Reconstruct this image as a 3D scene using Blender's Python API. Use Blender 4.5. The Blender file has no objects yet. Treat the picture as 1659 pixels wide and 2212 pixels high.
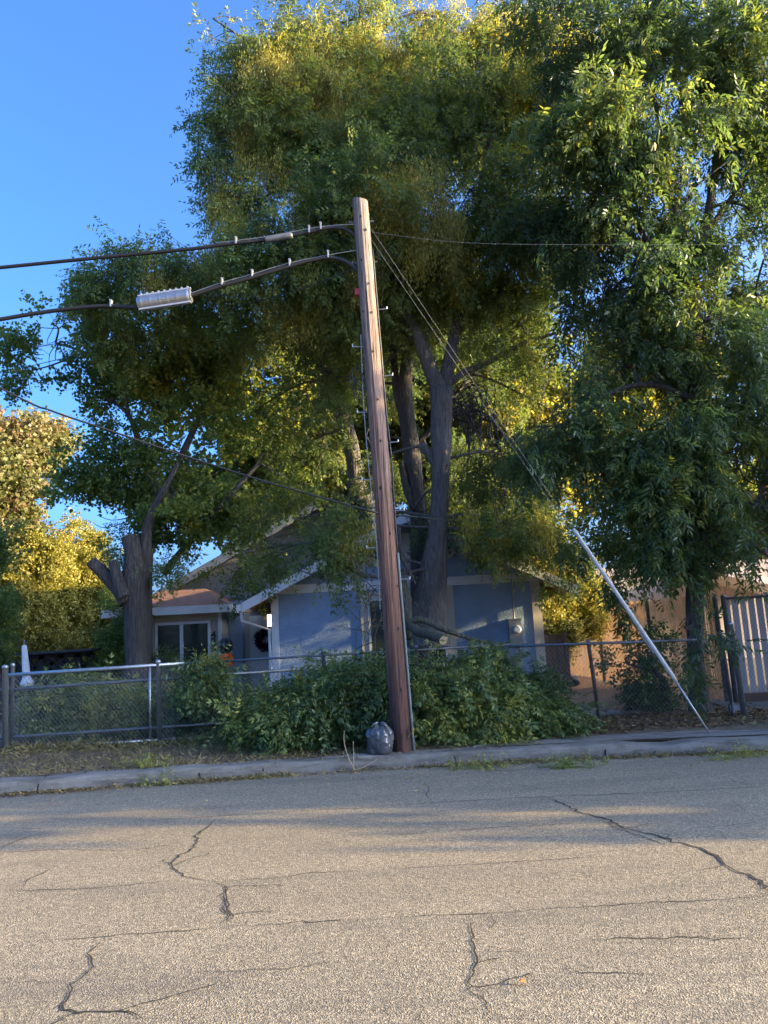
import bpy, math, random
import numpy as np

# ------------------------------------------------------------------ scene, camera, light
S = bpy.context.scene
COL = S.collection
R = math.radians
rng = np.random.default_rng(7)
random.seed(7)

F, CX, CY, H = 1661.0, 829.5, 1106.0, 1.6          # focal length and centre in photo units (1659 x 2212)
PITCH, ROLL = R(9.4), R(3.0)
fw = np.array([0, math.cos(PITCH), math.sin(PITCH)])
r0 = np.array([1.0, 0, 0]); u0 = np.cross(r0, fw)
rt = r0*math.cos(ROLL) - u0*math.sin(ROLL)
up = u0*math.cos(ROLL) + r0*math.sin(ROLL)
EYE = np.array([0, 0, H])

cam = bpy.data.cameras.new('camera'); cam.sensor_fit = 'VERTICAL'; cam.sensor_height = 36.0
cam.lens = 36.0*F/2212.0; cam.clip_start = 0.05; cam.clip_end = 3000
co = bpy.data.objects.new('camera', cam); COL.objects.link(co)
from mathutils import Matrix, Vector
M = Matrix.Identity(4)
for i in range(3):
    M[i][0] = rt[i]; M[i][1] = up[i]; M[i][2] = -fw[i]; M[i][3] = EYE[i]
co.matrix_world = M
S.camera = co

SUN_EL, SUN_AZ = R(13.0), R(99.0)                  # azimuth clockwise from +Y
to_sun = Vector((math.sin(SUN_AZ)*math.cos(SUN_EL), math.cos(SUN_AZ)*math.cos(SUN_EL), math.sin(SUN_EL)))
w = bpy.data.worlds.new('World'); S.world = w; w.use_nodes = True
nt = w.node_tree; nt.nodes.clear()
sky = nt.nodes.new('ShaderNodeTexSky'); sky.sky_type = 'NISHITA'; sky.sun_disc = False
sky.sun_elevation = SUN_EL; sky.sun_rotation = SUN_AZ
sky.air_density = 0.55; sky.dust_density = 6.0; sky.ozone_density = 4.6
bg = nt.nodes.new('ShaderNodeBackground'); bg.inputs['Strength'].default_value = 0.15
ow = nt.nodes.new('ShaderNodeOutputWorld')
hs = nt.nodes.new('ShaderNodeHueSaturation'); hs.inputs['Saturation'].default_value = 1.1
nt.links.new(sky.outputs[0], hs.inputs['Color']); nt.links.new(hs.outputs[0], bg.inputs['Color']); nt.links.new(bg.outputs[0], ow.inputs['Surface'])
sl = bpy.data.lights.new('sun', 'SUN'); sl.energy = 3.4; sl.angle = R(0.5); sl.color = (1.0, 0.74, 0.34)
so = bpy.data.objects.new('sun', sl); COL.objects.link(so)
so.rotation_euler = to_sun.to_track_quat('Z', 'Y').to_euler(); so.location = (30, -6, 20)
vs = S.view_settings; vs.view_transform = 'Standard'; vs.look = 'None'; vs.exposure = 2.6; vs.gamma = 1.0; vs.use_curve_mapping = False
S.cycles.max_bounces = 6; S.cycles.diffuse_bounces = 4; S.cycles.transmission_bounces = 4; S.cycles.transparent_max_bounces = 8

# ------------------------------------------------------------------ measuring helpers
def ray(x, y): return fw + rt*((x-CX)/F) - up*((y-CY)/F)
def at(x, y, Y):
    d = ray(x, y); return EYE + d*(Y/d[1])
def gr(x, y, z=0.0):
    d = ray(x, y); return EYE + d*((z-H)/d[2])
def V(*a): return np.array(a, float)
def nrm(v): v = np.asarray(v, float); return v/(np.linalg.norm(v, axis=-1, keepdims=True)+1e-9)
_ph = rng.uniform(0, 6.28, (24,)); _kd = nrm(rng.normal(size=(24, 3)))*rng.uniform(.6, 1.7, (24, 1))
def noise3(p, f=1.0):
    p = np.asarray(p, float)*f
    return np.sin(p@_kd.T*2.2 + _ph).sum(-1)/5.0      # roughly -1..1

# ------------------------------------------------------------------ materials
def mat(name):
    m = bpy.data.materials.new(name); m.use_nodes = True
    n = m.node_tree; b = n.nodes['Principled BSDF']; return m, n, b
def tex(n, kind, scale, vec=None, detail=4.0, rough=.55):
    t = n.nodes.new(kind); t.inputs['Scale'].default_value = scale
    if kind == 'ShaderNodeTexNoise':
        t.inputs['Detail'].default_value = detail; t.inputs['Roughness'].default_value = rough
    if vec is not None: n.links.new(vec, t.inputs['Vector'])
    return t
def coords(n, sc=(1, 1, 1)):
    c = n.nodes.new('ShaderNodeTexCoord'); mp = n.nodes.new('ShaderNodeMapping')
    mp.inputs['Scale'].default_value = sc; n.links.new(c.outputs['Object'], mp.inputs['Vector']); return mp.outputs[0]
def ramp(n, fac, stops):
    r = n.nodes.new('ShaderNodeValToRGB'); e = r.color_ramp.elements
    while len(e) < len(stops): e.new(0.5)
    for k, (p, c) in enumerate(stops):
        e[k].position = p; e[k].color = (c[0], c[1], c[2], 1)
    n.links.new(fac, r.inputs[0]); return r.outputs[0]
def mixc(n, fac, a, b, mode='MIX'):
    m = n.nodes.new('ShaderNodeMix'); m.data_type = 'RGBA'; m.blend_type = mode
    for s, v in ((m.inputs[0], fac), (m.inputs[6], a), (m.inputs[7], b)):
        if isinstance(v, (int, float)): s.default_value = v
        elif isinstance(v, tuple): s.default_value = (*v, 1)
        else: n.links.new(v, s)
    return m.outputs[2]
def bump(n, b, h, strength, dist):
    k = n.nodes.new('ShaderNodeBump'); k.inputs['Strength'].default_value = strength; k.inputs['Distance'].default_value = dist
    n.links.new(h, k.inputs['Height']); n.links.new(k.outputs[0], b.inputs['Normal'])
def plain(name, c, rough=.6, metal=0.0, var=.25, sc=6.0, bs=0.0, bsc=80.0):
    m, n, b = mat(name); v = coords(n)
    t = tex(n, 'ShaderNodeTexNoise', sc, v, 6, .65)
    lo = tuple(x*(1-var) for x in c); hi = tuple(min(1, x*(1+var)) for x in c)
    n.links.new(ramp(n, t.outputs['Fac'], [(.3, lo), (.7, hi)]), b.inputs['Base Color'])
    b.inputs['Roughness'].default_value = rough; b.inputs['Metallic'].default_value = metal
    if bs: bump(n, b, tex(n, 'ShaderNodeTexNoise', bsc, v).outputs['Fac'], bs, .01)
    return m
def leafmat(name, stops, trans=.4, tgain=1.8, rough=.5):
    m, n, b = mat(name)
    a = n.nodes.new('ShaderNodeAttribute'); a.attribute_name = 'tint'
    c = ramp(n, a.outputs['Fac'], stops)
    n.links.new(c, b.inputs['Base Color']); b.inputs['Roughness'].default_value = rough
    b.inputs['Specular IOR Level'].default_value = .35
    tr = n.nodes.new('ShaderNodeBsdfTranslucent')
    tc = mixc(n, 1.0, c, (tgain*1.1, tgain*1.0, tgain*.55), 'MULTIPLY'); n.links.new(tc, tr.inputs['Color'])
    mx = n.nodes.new('ShaderNodeMixShader'); mx.inputs[0].default_value = trans
    n.links.new(b.outputs[0], mx.inputs[1]); n.links.new(tr.outputs[0], mx.inputs[2])
    n.links.new(mx.outputs[0], n.nodes['Material Output'].inputs['Surface']); return m

def asphalt():
    m, n, b = mat('asphalt'); v = coords(n)
    big = tex(n, 'ShaderNodeTexNoise', .5, coords(n, (.35, 1.6, 1)), 5)
    base = ramp(n, big.outputs['Fac'], [(.25, (.185, .158, .116)), (.75, (.262, .224, .166))])
    vo = tex(n, 'ShaderNodeTexVoronoi', 135, v)
    sp = n.nodes.new('ShaderNodeSeparateColor'); n.links.new(vo.outputs['Color'], sp.inputs[0])
    g = ramp(n, sp.outputs[0], [(0, (.42, .41, .40)), (.45, (.88, .86, .83)), (.8, (1.15, 1.12, 1.06)), (1, (1.65, 1.57, 1.45))])
    c = mixc(n, 1.0, base, g, 'MULTIPLY')
    vo2 = tex(n, 'ShaderNodeTexVoronoi', 60, v); s2 = n.nodes.new('ShaderNodeSeparateColor'); n.links.new(vo2.outputs['Color'], s2.inputs[0])
    c = mixc(n, 1.0, c, ramp(n, s2.outputs[1], [(0, (.72, .72, .72)), (1, (1.25, 1.25, 1.22))]), 'MULTIPLY')
    st = tex(n, 'ShaderNodeTexNoise', 1.1, coords(n, (.3, 1.5, 1)), 6, .7)
    c = mixc(n, ramp(n, st.outputs['Fac'], [(.50, (0, 0, 0)), (.74, (.55, .55, .55))]), c, (.075, .068, .062))
    n.links.new(c, b.inputs['Base Color']); b.inputs['Roughness'].default_value = .85
    bump(n, b, vo.outputs['Distance'], .45, .008); return m
def concrete(name, c0, c1, dirt):
    m, n, b = mat(name); v = coords(n)
    t = tex(n, 'ShaderNodeTexNoise', 2.2, v, 8, .7); f = tex(n, 'ShaderNodeTexNoise', 90, v, 3)
    c = ramp(n, t.outputs['Fac'], [(.3, c0), (.7, c1)])
    c = mixc(n, .5, c, ramp(n, f.outputs['Fac'], [(.3, (.6, .6, .6)), (.7, (1.3, 1.3, 1.3))]), 'MULTIPLY')
    d = tex(n, 'ShaderNodeTexNoise', 1.4, coords(n, (1, 3, 6)), 8, .75)
    c = mixc(n, ramp(n, d.outputs['Fac'], [(.48, (0, 0, 0)), (.66, (.85, .85, .85))]), c, dirt)
    n.links.new(c, b.inputs['Base Color']); b.inputs['Roughness'].default_value = .9
    bump(n, b, f.outputs['Fac'], .4, .006); return m
def soil(name, stops, sc=5.0):
    m, n, b = mat(name); v = coords(n)
    t = tex(n, 'ShaderNodeTexNoise', sc, v, 10, .72); n.links.new(ramp(n, t.outputs['Fac'], stops), b.inputs['Base Color'])
    b.inputs['Roughness'].default_value = .95; bump(n, b, tex(n, 'ShaderNodeTexNoise', 38, v, 6).outputs['Fac'], .9, .03); return m
def barkmat(name, c0, c1, moss=None):
    m, n, b = mat(name)
    t = tex(n, 'ShaderNodeTexNoise', 14, coords(n, (2.2, 2.2, .28)), 7, .7)
    g = tex(n, 'ShaderNodeTexNoise', 1.5, coords(n), 4)
    c = ramp(n, t.outputs['Fac'], [(.3, c0), (.68, c1)])
    c = mixc(n, .6, c, ramp(n, g.outputs['Fac'], [(.3, (.6, .6, .62)), (.7, (1.3, 1.25, 1.2))]), 'MULTIPLY')
    if moss: c = mixc(n, ramp(n, g.outputs['Fac'], [(.5, (0, 0, 0)), (.7, (.5, .5, .5))]), c, moss)
    n.links.new(c, b.inputs['Base Color']); b.inputs['Roughness'].default_value = .9
    v2 = tex(n, 'ShaderNodeTexVoronoi', 9, coords(n, (2.4, 2.4, .5))); ad = n.nodes.new('ShaderNodeMath'); ad.operation = 'MULTIPLY_ADD'; ad.inputs[1].default_value = .6
    n.links.new(v2.outputs['Distance'], ad.inputs[0]); n.links.new(t.outputs['Fac'], ad.inputs[2]); bump(n, b, ad.outputs[0], 1.0, .07); return m
def polewood():
    m, n, b = mat('pole_wood')
    t = tex(n, 'ShaderNodeTexNoise', 9, coords(n, (3.5, 3.5, .12)), 8, .75)
    k = tex(n, 'ShaderNodeTexNoise', 22, coords(n, (3, 3, .06)), 4, .6)
    c = ramp(n, t.outputs['Fac'], [(.30, (.045, .022, .016)), (.44, (.15, .073, .045)), (.58, (.26, .135, .085)), (.75, (.35, .22, .15))])
    co_ = n.nodes.new('ShaderNodeTexCoord'); se = n.nodes.new('ShaderNodeSeparateXYZ'); n.links.new(co_.outputs['Object'], se.inputs[0])
    nz = tex(n, 'ShaderNodeTexNoise', 1.2, coords(n, (2, 2, .5)), 4)
    ad = n.nodes.new('ShaderNodeMath'); ad.operation = 'MULTIPLY_ADD'; ad.inputs[1].default_value = 3.0
    n.links.new(nz.outputs['Fac'], ad.inputs[0]); n.links.new(se.outputs[2], ad.inputs[2])
    mr = n.nodes.new('ShaderNodeMapRange'); mr.inputs[1].default_value = 4.4; mr.inputs[2].default_value = 8.4; n.links.new(ad.outputs[0], mr.inputs[0])
    c = mixc(n, mr.outputs[0], c, ramp(n, t.outputs['Fac'], [(.28, (.055, .042, .036)), (.5, (.21, .165, .14)), (.75, (.36, .30, .26))]))
    m2 = n.nodes.new('ShaderNodeMapRange'); m2.inputs[1].default_value = 4.0; m2.inputs[2].default_value = 1.7; n.links.new(ad.outputs[0], m2.inputs[0])
    c = mixc(n, m2.outputs[0], c, ramp(n, t.outputs['Fac'], [(.3, (.03, .014, .012)), (.6, (.085, .036, .028)), (.8, (.14, .07, .05))]))
    c = mixc(n, ramp(n, k.outputs['Fac'], [(.39, (.92, .92, .92)), (.46, (0, 0, 0))]), c, (.025, .015, .012))
    n.links.new(c, b.inputs['Base Color']); b.inputs['Roughness'].default_value = .85
    bump(n, b, k.outputs['Fac'], .9, .02); return m
def stucco(name, c):
    m, n, b = mat(name); v = coords(n)
    t = tex(n, 'ShaderNodeTexNoise', 1.3, v, 8, .7); f = tex(n, 'ShaderNodeTexNoise', 26, v, 5, .6)
    k = ramp(n, t.outputs['Fac'], [(.3, tuple(x*.8 for x in c)), (.7, tuple(x*1.18 for x in c))])
    n.links.new(k, b.inputs['Base Color']); b.inputs['Roughness'].default_value = .9
    bump(n, b, f.outputs['Fac'], .9, .03); return m
def shingles():
    m, n, b = mat('roof_shingles'); v = coords(n)
    br = n.nodes.new('ShaderNodeTexBrick'); br.inputs['Scale'].default_value = 4.0
    br.inputs['Color1'].default_value = (.17, .085, .06, 1); br.inputs['Color2'].default_value = (.24, .13, .09, 1); br.inputs['Mortar'].default_value = (.06, .035, .03, 1)
    br.inputs['Mortar Size'].default_value = .02; n.links.new(v, br.inputs['Vector'])
    n.links.new(br.outputs['Color'], b.inputs['Base Color']); b.inputs['Roughness'].default_value = .9; return m
def glassmat():
    m, n, b = mat('window_glass'); b.inputs['Base Color'].default_value = (.03, .045, .045, 1)
    b.inputs['Roughness'].default_value = .06; b.inputs['Specular IOR Level'].default_value = .9
    bump(n, b, tex(n, 'ShaderNodeTexNoise', 1.5, coords(n)).outputs['Fac'], .12, .05); return m
def slatmat(nm='privacy_slat', c0=(.38, .31, .24), c1=(.50, .41, .32), tl=.52):
    m, n, b = mat(nm); v = coords(n)
    t = tex(n, 'ShaderNodeTexNoise', 5, coords(n, (1, 1, .2)), 5)
    c = ramp(n, t.outputs['Fac'], [(.3, c0), (.7, c1)])
    n.links.new(c, b.inputs['Base Color']); b.inputs['Roughness'].default_value = .5
    tr = n.nodes.new('ShaderNodeBsdfTranslucent'); n.links.new(mixc(n, 1.0, c, (1.25, 1.12, .9), 'MULTIPLY'), tr.inputs['Color'])
    mx = n.nodes.new('ShaderNodeMixShader'); mx.inputs[0].default_value = tl
    n.links.new(b.outputs[0], mx.inputs[1]); n.links.new(tr.outputs[0], mx.inputs[2])
    n.links.new(mx.outputs[0], n.nodes['Material Output'].inputs['Surface']); return m
def bagmat():
    m, n, b = mat('bag_plastic'); v = coords(n)
    b.inputs['Base Color'].default_value = (.06, .064, .072, 1); b.inputs['Roughness'].default_value = .24
    b.inputs['Specular IOR Level'].default_value = .8
    t = tex(n, 'ShaderNodeTexNoise', 7, v, 3, .5); t.inputs['Distortion'].default_value = 1.0
    bump(n, b, t.outputs['Fac'], .35, .03); return m
def emis(name, c, s):
    m, n, b = mat(name); b.inputs['Base Color'].default_value = (*c, 1); b.inputs['Emission Color'].default_value = (*c, 1)
    b.inputs['Emission Strength'].default_value = s; return m

MT = dict(
    asphalt=asphalt(), crack=plain('crack_dark', (.012, .011, .011), .95, 0, .3),
    kerb=concrete('kerb_concrete', (.13, .118, .10), (.25, .23, .20), (.05, .04, .03)),
    walk=concrete('pavement_concrete', (.14, .13, .115), (.24, .22, .20), (.06, .048, .036)),
    yard=soil('yard_soil', [(.3, (.06, .042, .028)), (.5, (.125, .09, .056)), (.68, (.19, .14, .085)), (.8, (.09, .09, .04))]),
    mulch=soil('bark_mulch', [(.3, (.10, .05, .028)), (.5, (.20, .11, .06)), (.7, (.30, .18, .10))], 14),
    bark=barkmat('ash_bark', (.05, .045, .043), (.18, .165, .155)),
    bark2=barkmat('dark_bark', (.028, .024, .022), (.12, .105, .095)),
    bark3=barkmat('mossy_bark', (.055, .05, .036), (.16, .145, .10), (.09, .10, .045)),
    cut=plain('cut_wood', (.46, .33, .20), .8, 0, .25, 12),
    pole=polewood(), galv=plain('galvanised_steel', (.40, .42, .44), .45, .85, .2, 20),
    dsteel=plain('weathered_steel', (.16, .17, .18), .55, .6, .3, 15),
    mesh=plain('chain_link_wire', (.16, .165, .17), .6, .2, .2, 4),
    cable=plain('cable_rubber', (.012, .012, .014), .5, 0, .3),
    alu=plain('splice_aluminium', (.38, .40, .43), .38, .9, .12, 10),
    strap=plain('clamp_metal', (.42, .44, .46), .4, .6, .1),
    pvc=plain('guard_plastic', (.46, .45, .42), .5, 0, .2, 7),
    conduit=plain('conduit_plastic', (.13, .16, .15), .5, 0, .2, 4),
    white=plain('white_paint', (.60, .61, .62), .55, 0, .1, 3), cream=plain('cream_paint', (.50, .45, .37), .7, 0, .12, 3),
    blue=stucco('blue_stucco', (.25, .345, .48)), blue2=stucco('greyblue_stucco', (.27, .285, .32)), beige=stucco('beige_stucco', (.42, .38, .31)),
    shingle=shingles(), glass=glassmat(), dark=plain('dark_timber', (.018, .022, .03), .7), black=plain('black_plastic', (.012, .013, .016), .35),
    slat=slatmat(), gate_slat=slatmat('gate_slat', (.40, .37, .37), (.52, .48, .48), .18), bag=bagmat(), rock=plain('field_stone', (.22, .19, .16), .9, 0, .4, 7, .8, 30),
    orange=plain('orange_fabric', (.75, .13, .02), .6, 0, .2, 12), shed=plain('shed_boards', (.42, .35, .30), .8, 0, .15, 3),
    metalroof=plain('shed_roof_metal', (.60, .52, .48), .5, .1, .1), canvas=plain('umbrella_canvas', (.70, .70, .72), .8, 0, .08, 9),
    number=plain('number_black', (.01, .01, .01), .5), glow=emis('warm_glow', (1.0, .72, .38), 1.6),
    stem=barkmat('green_twig', (.07, .065, .035), (.17, .15, .085)), straw=plain('straw_twig', (.36, .27, .16), .8),
    grey=plain('meter_grey', (.32, .31, .29), .6, .2, .15), brown=plain('brown_board', (.11, .06, .04), .8),
    red=plain('red_knob', (.35, .03, .03), .5),
)
LM = dict(
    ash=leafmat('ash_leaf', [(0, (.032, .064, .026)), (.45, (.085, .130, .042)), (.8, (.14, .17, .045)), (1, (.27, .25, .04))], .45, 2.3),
    seed=leafmat('ash_samara', [(0, (.13, .14, .04)), (.5, (.25, .235, .055)), (1, (.48, .42, .07))], .35, 1.5),
    pecan=leafmat('pecan_leaf', [(0, (.024, .052, .026)), (.5, (.062, .105, .042)), (.85, (.125, .16, .042)), (1, (.25, .24, .04))], .45, 2.3, .38),
    fan=leafmat('fan_leaf', [(0, (.03, .066, .03)), (.5, (.075, .125, .042)), (.85, (.13, .165, .04)), (1, (.24, .22, .035))], .5, 2.6),
    bgd=leafmat('background_leaf', [(0, (.045, .075, .022)), (.5, (.09, .115, .028)), (1, (.19, .17, .035))], .52, 2.8),
    gold=leafmat('golden_leaf', [(0, (.06, .08, .02)), (.4, (.17, .18, .04)), (.8, (.31, .29, .07)), (1, (.40, .33, .09))], .3, 1.6),
    red=leafmat('reddish_leaf', [(0, (.05, .075, .03)), (.45, (.13, .15, .05)), (.8, (.22, .195, .09)), (1, (.27, .155, .10))], .3, 1.6),
    plum=leafmat('plum_leaf', [(0, (.05, .018, .03)), (1, (.16, .06, .08))], .3, 1.6),
    cutl=leafmat('cut_leaf', [(0, (.05, .088, .036)), (.45, (.115, .170, .056)), (.8, (.20, .235, .065)), (1, (.35, .32, .07))], .3, 1.7, .36),
    litter=leafmat('fallen_leaf', [(0, (.06, .035, .018)), (.4, (.17, .10, .05)), (.75, (.30, .20, .10)), (1, (.40, .34, .12))], .2, 1.2),
    grass=leafmat('dry_grass_blade', [(0, (.08, .085, .03)), (.5, (.24, .19, .085)), (1, (.40, .32, .17))], .25, 1.3),
)

# ------------------------------------------------------------------ objects
ORG = {}
def tag(o, label=None, cat=None, group=None, kind=None):
    if label: o['label'] = label
    if cat: o['category'] = cat
    if group: o['group'] = group
    if kind: o['kind'] = kind
    return o
def empty(name, loc, label, cat, group=None):
    o = bpy.data.objects.new(name, None); COL.objects.link(o); o.location = [float(x) for x in loc]
    o.empty_display_size = .2; ORG[o.name] = np.array(loc, float); return tag(o, label, cat, group)
def link(name, me, m, parent, loc=None):
    for mm in (m if isinstance(m, (list, tuple)) else [m]): me.materials.append(mm)
    o = bpy.data.objects.new(name, me); COL.objects.link(o)
    if parent is not None:
        o.parent = parent; ORG[o.name] = ORG[parent.name]
    else:
        loc = np.zeros(3) if loc is None else np.array(loc, float); o.location = [float(x) for x in loc]; ORG[o.name] = loc
    return o
class MB:
    def __init__(s): s.v = []; s.f = []; s.mi = []; s.cur = 0
    def add(s, vs, fs):
        k = len(s.v); s.v += [tuple(float(c) for c in p) for p in vs]; s.f += [tuple(i+k for i in f) for f in fs]; s.mi += [s.cur]*len(fs); return s
    def box(s, a, b):
        x0, y0, z0 = a; x1, y1, z1 = b
        return s.add([(x0,y0,z0),(x1,y0,z0),(x1,y1,z0),(x0,y1,z0),(x0,y0,z1),(x1,y0,z1),(x1,y1,z1),(x0,y1,z1)],
                     [(0,3,2,1),(4,5,6,7),(0,1,5,4),(1,2,6,5),(2,3,7,6),(3,0,4,7)])
    def bar(s, p, q, wd, ht, upv=(0, 0, 1)):
        p = V(*p); q = V(*q); d = nrm(q-p); u = V(*upv); sd = nrm(np.cross(d, u)); u = np.cross(sd, d)
        vs = [c + sd*a*wd/2 + u*b*ht/2 for c in (p, q) for a, b in ((-1,-1),(1,-1),(1,1),(-1,1))]
        return s.add(vs, [(0,1,2,3),(7,6,5,4),(0,4,5,1),(1,5,6,2),(2,6,7,3),(3,7,4,0)])
    def tube(s, pts, rad, n=8, wob=0.0, caps=True):
        P = [V(*p) for p in pts]; m = len(P)
        rad = [rad]*m if np.isscalar(rad) else list(rad)
        T = [nrm(P[min(i+1, m-1)]-P[max(i-1, 0)]) for i in range(m)]
        ref = V(0, 0, 1) if abs(T[0][2]) < .9 else V(1, 0, 0)
        a = nrm(np.cross(T[0], ref)); vs = []
        for i in range(m):
            a = nrm(a - T[i]*np.dot(a, T[i])); b = np.cross(T[i], a)
            for k in range(n):
                th = 2*math.pi*k/n; rr = rad[i]
                if wob: rr *= 1 + wob*float(noise3(P[i]*1.0+V(math.cos(th), math.sin(th), 0)*.6, 1.6))
                vs.append(P[i] + (a*math.cos(th)+b*math.sin(th))*rr)
        fs = [(i*n+k, i*n+(k+1) % n, (i+1)*n+(k+1) % n, (i+1)*n+k) for i in range(m-1) for k in range(n)]
        if caps: fs += [tuple(range(n-1, -1, -1)), tuple((m-1)*n+k for k in range(n))]
        return s.add(vs, fs)
    def prism(s, poly, y0, y1):                      # polygon in x,z extruded along y
        n = len(poly); vs = [(x, y0, z) for x, z in poly]+[(x, y1, z) for x, z in poly]
        return s.add(vs, [tuple(range(n)), tuple(range(2*n-1, n-1, -1))]+[(i, i+n, (i+1) % n+n, (i+1) % n) for i in range(n)])
    def build(s, name, m, parent=None, loc=None, smooth=False):
        off = ORG[parent.name] if parent is not None else (np.zeros(3) if loc is None else np.array(loc, float))
        me = bpy.data.meshes.new(name); me.from_pydata([tuple(np.array(p)-off) for p in s.v], [], s.f); me.update()
        o = link(name, me, m, parent, loc)
        if isinstance(m, (list, tuple)): me.polygons.foreach_set('material_index', s.mi)
        if smooth: me.polygons.foreach_set('use_smooth', [True]*len(me.polygons))
        return o
def smoothpath(pts, n=6):
    P = np.array(pts, float); out = []
    for i in range(len(P)-1):
        p0, p1, p2, p3 = P[max(i-1, 0)], P[i], P[i+1], P[min(i+2, len(P)-1)]
        for t in np.linspace(0, 1, n, endpoint=False):
            out.append(.5*((2*p1)+(-p0+p2)*t+(2*p0-5*p1+4*p2-p3)*t*t+(-p0+3*p1-3*p2+p3)*t**3))
    out.append(P[-1]); return np.array(out)

# ------------------------------------------------------------------ foliage
def rawmesh(name, verts, nper, m, parent, tint=None, loc=None):
    """verts (K, nper, 3): K separate polygons of nper corners"""
    off = ORG[parent.name] if parent is not None else (np.zeros(3) if loc is None else np.array(loc, float))
    K = verts.shape[0]; v = (verts.reshape(-1, 3)-off).astype(np.float32)
    me = bpy.data.meshes.new(name); me.vertices.add(K*nper); me.vertices.foreach_set('co', v.ravel())
    me.loops.add(K*nper); me.loops.foreach_set('vertex_index', np.arange(K*nper, dtype=np.int32))
    me.polygons.add(K); me.polygons.foreach_set('loop_start', np.arange(0, K*nper, nper, dtype=np.int32))
    me.update(calc_edges=True)
    if tint is not None:
        at_ = me.attributes.new('tint', 'FLOAT', 'FACE'); at_.data.foreach_set('value', np.clip(tint, 0, 1).astype(np.float32))
    return link(name, me, m, parent, loc)
def pinnate(pairs, ll, lw, length, droop, seed, hexa=False):
    g = np.random.default_rng(seed); out = []
    spots = [(t, sg) for t in np.linspace(.25, .95, pairs) for sg in (-1, 1)]+[(1.0, 0)]
    for t, sg in spots:
        base = V(length*t, 0, -droop*length*t*t)
        ang = sg*(R(58)-R(20)*t)+g.normal(0, .12) if sg else g.normal(0, .1)
        d = V(math.cos(ang), math.sin(ang), -.25-droop*.7+g.normal(0, .2)); d /= np.linalg.norm(d)
        sd = nrm(np.cross(V(0, 0, 1)+g.normal(0, .25, 3), d)); u = np.cross(d, sd)
        L = ll*(.8+.35*math.sin(math.pi*min(t, .8)))*g.uniform(.85, 1.1); W = lw*g.uniform(.85, 1.15)
        if hexa: out.append([base, base+d*L*.33+sd*W*.5+u*.1*W, base+d*L*.68+sd*W*.4-u*L*.04, base+d*L-u*L*.16, base+d*L*.68-sd*W*.4-u*L*.04, base+d*L*.33-sd*W*.5+u*.1*W])
        else: out.append([base, base+d*L*.42+sd*W*.5+u*.1*W, base+d*L-u*L*.1, base+d*L*.42-sd*W*.5+u*.1*W])
    return np.array(out)
def fanspray(n, size, length, seed):
    g = np.random.default_rng(seed); out = []
    for t in np.linspace(.1, 1, n):
        b = V(length*t, 0, 0)+g.normal(0, .03, 3); d = nrm(g.normal(0, 1, 3)+V(.5, 0, -.4)); sd = nrm(np.cross(d, g.normal(0, 1, 3)))
        L = size*g.uniform(.75, 1.2); out.append([b, b+d*L*.6+sd*L*.5, b+d*L*.95+sd*.08*L, b+d*L*.6-sd*L*.5])
    return np.array(out)
def samara(n, seed):
    g = np.random.default_rng(seed); out = []
    for k in range(n):
        b = g.normal(0, 1, 3)*V(.055, .055, .10); d = nrm(V(g.normal(0, .35), g.normal(0, .35), -1)); sd = nrm(np.cross(d, g.normal(0, 1, 3)))
        L = g.uniform(.035, .055); out.append([b, b+d*L*.6+sd*.0055, b+d*L, b+d*L*.6-sd*.0055])
    return np.array(out)
TP = dict(
    ash=[pinnate(3, .075, .026, .19, .22, i) for i in range(4)]+[pinnate(4, .07, .023, .22, .32, 9+i) for i in range(2)],
    pecan=[pinnate(4, .115, .031, .30, .42, 20+i, True) for i in range(5)],
    fan=[fanspray(9, .075, .30, 40+i) for i in range(5)],
    small=[fanspray(10, .05, .20, 50+i) for i in range(5)],
    big=[fanspray(9, .16, .5, 60+i) for i in range(5)],
    seed=[samara(34, 70+i) for i in range(5)],
)
def place(tpl, pos, xdir, updir, scale, tint, jit=.10):
    """copies of template leaves, grouped per template -> list of (verts, tint)"""
    N = len(pos); x = nrm(xdir); z = nrm(updir - x*(updir*x).sum(-1, keepdims=True)); y = np.cross(z, x)
    which = rng.integers(0, len(tpl), N); vs = []; ts = []
    for k, T in enumerate(tpl):
        i = np.where(which == k)[0]
        if not len(i): continue
        Pn, nv = T.shape[:2]; t = T.reshape(-1, 3)
        w = pos[i, None] + scale[i, None, None]*(t[None, :, :1]*x[i, None]+t[None, :, 1:2]*y[i, None]+t[None, :, 2:]*z[i, None])
        vs.append(w.reshape(-1, nv, 3)); ts.append((tint[i, None]+rng.normal(0, jit, (len(i), Pn))).ravel())
    return np.concatenate(vs), np.concatenate(ts)
def blob(x, y, Y, rx, ry, n=1.0, deep=None, tint=0.0):
    """an ellipsoid of foliage: photo position, distance, half-width and half-height in photo units, density"""
    c = at(x, y, Y); s = np.linalg.norm(c-EYE)/F
    return (c, V(rx*s, (deep if deep else .8*(rx+ry)/2*s), ry*s), n, tint)
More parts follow.
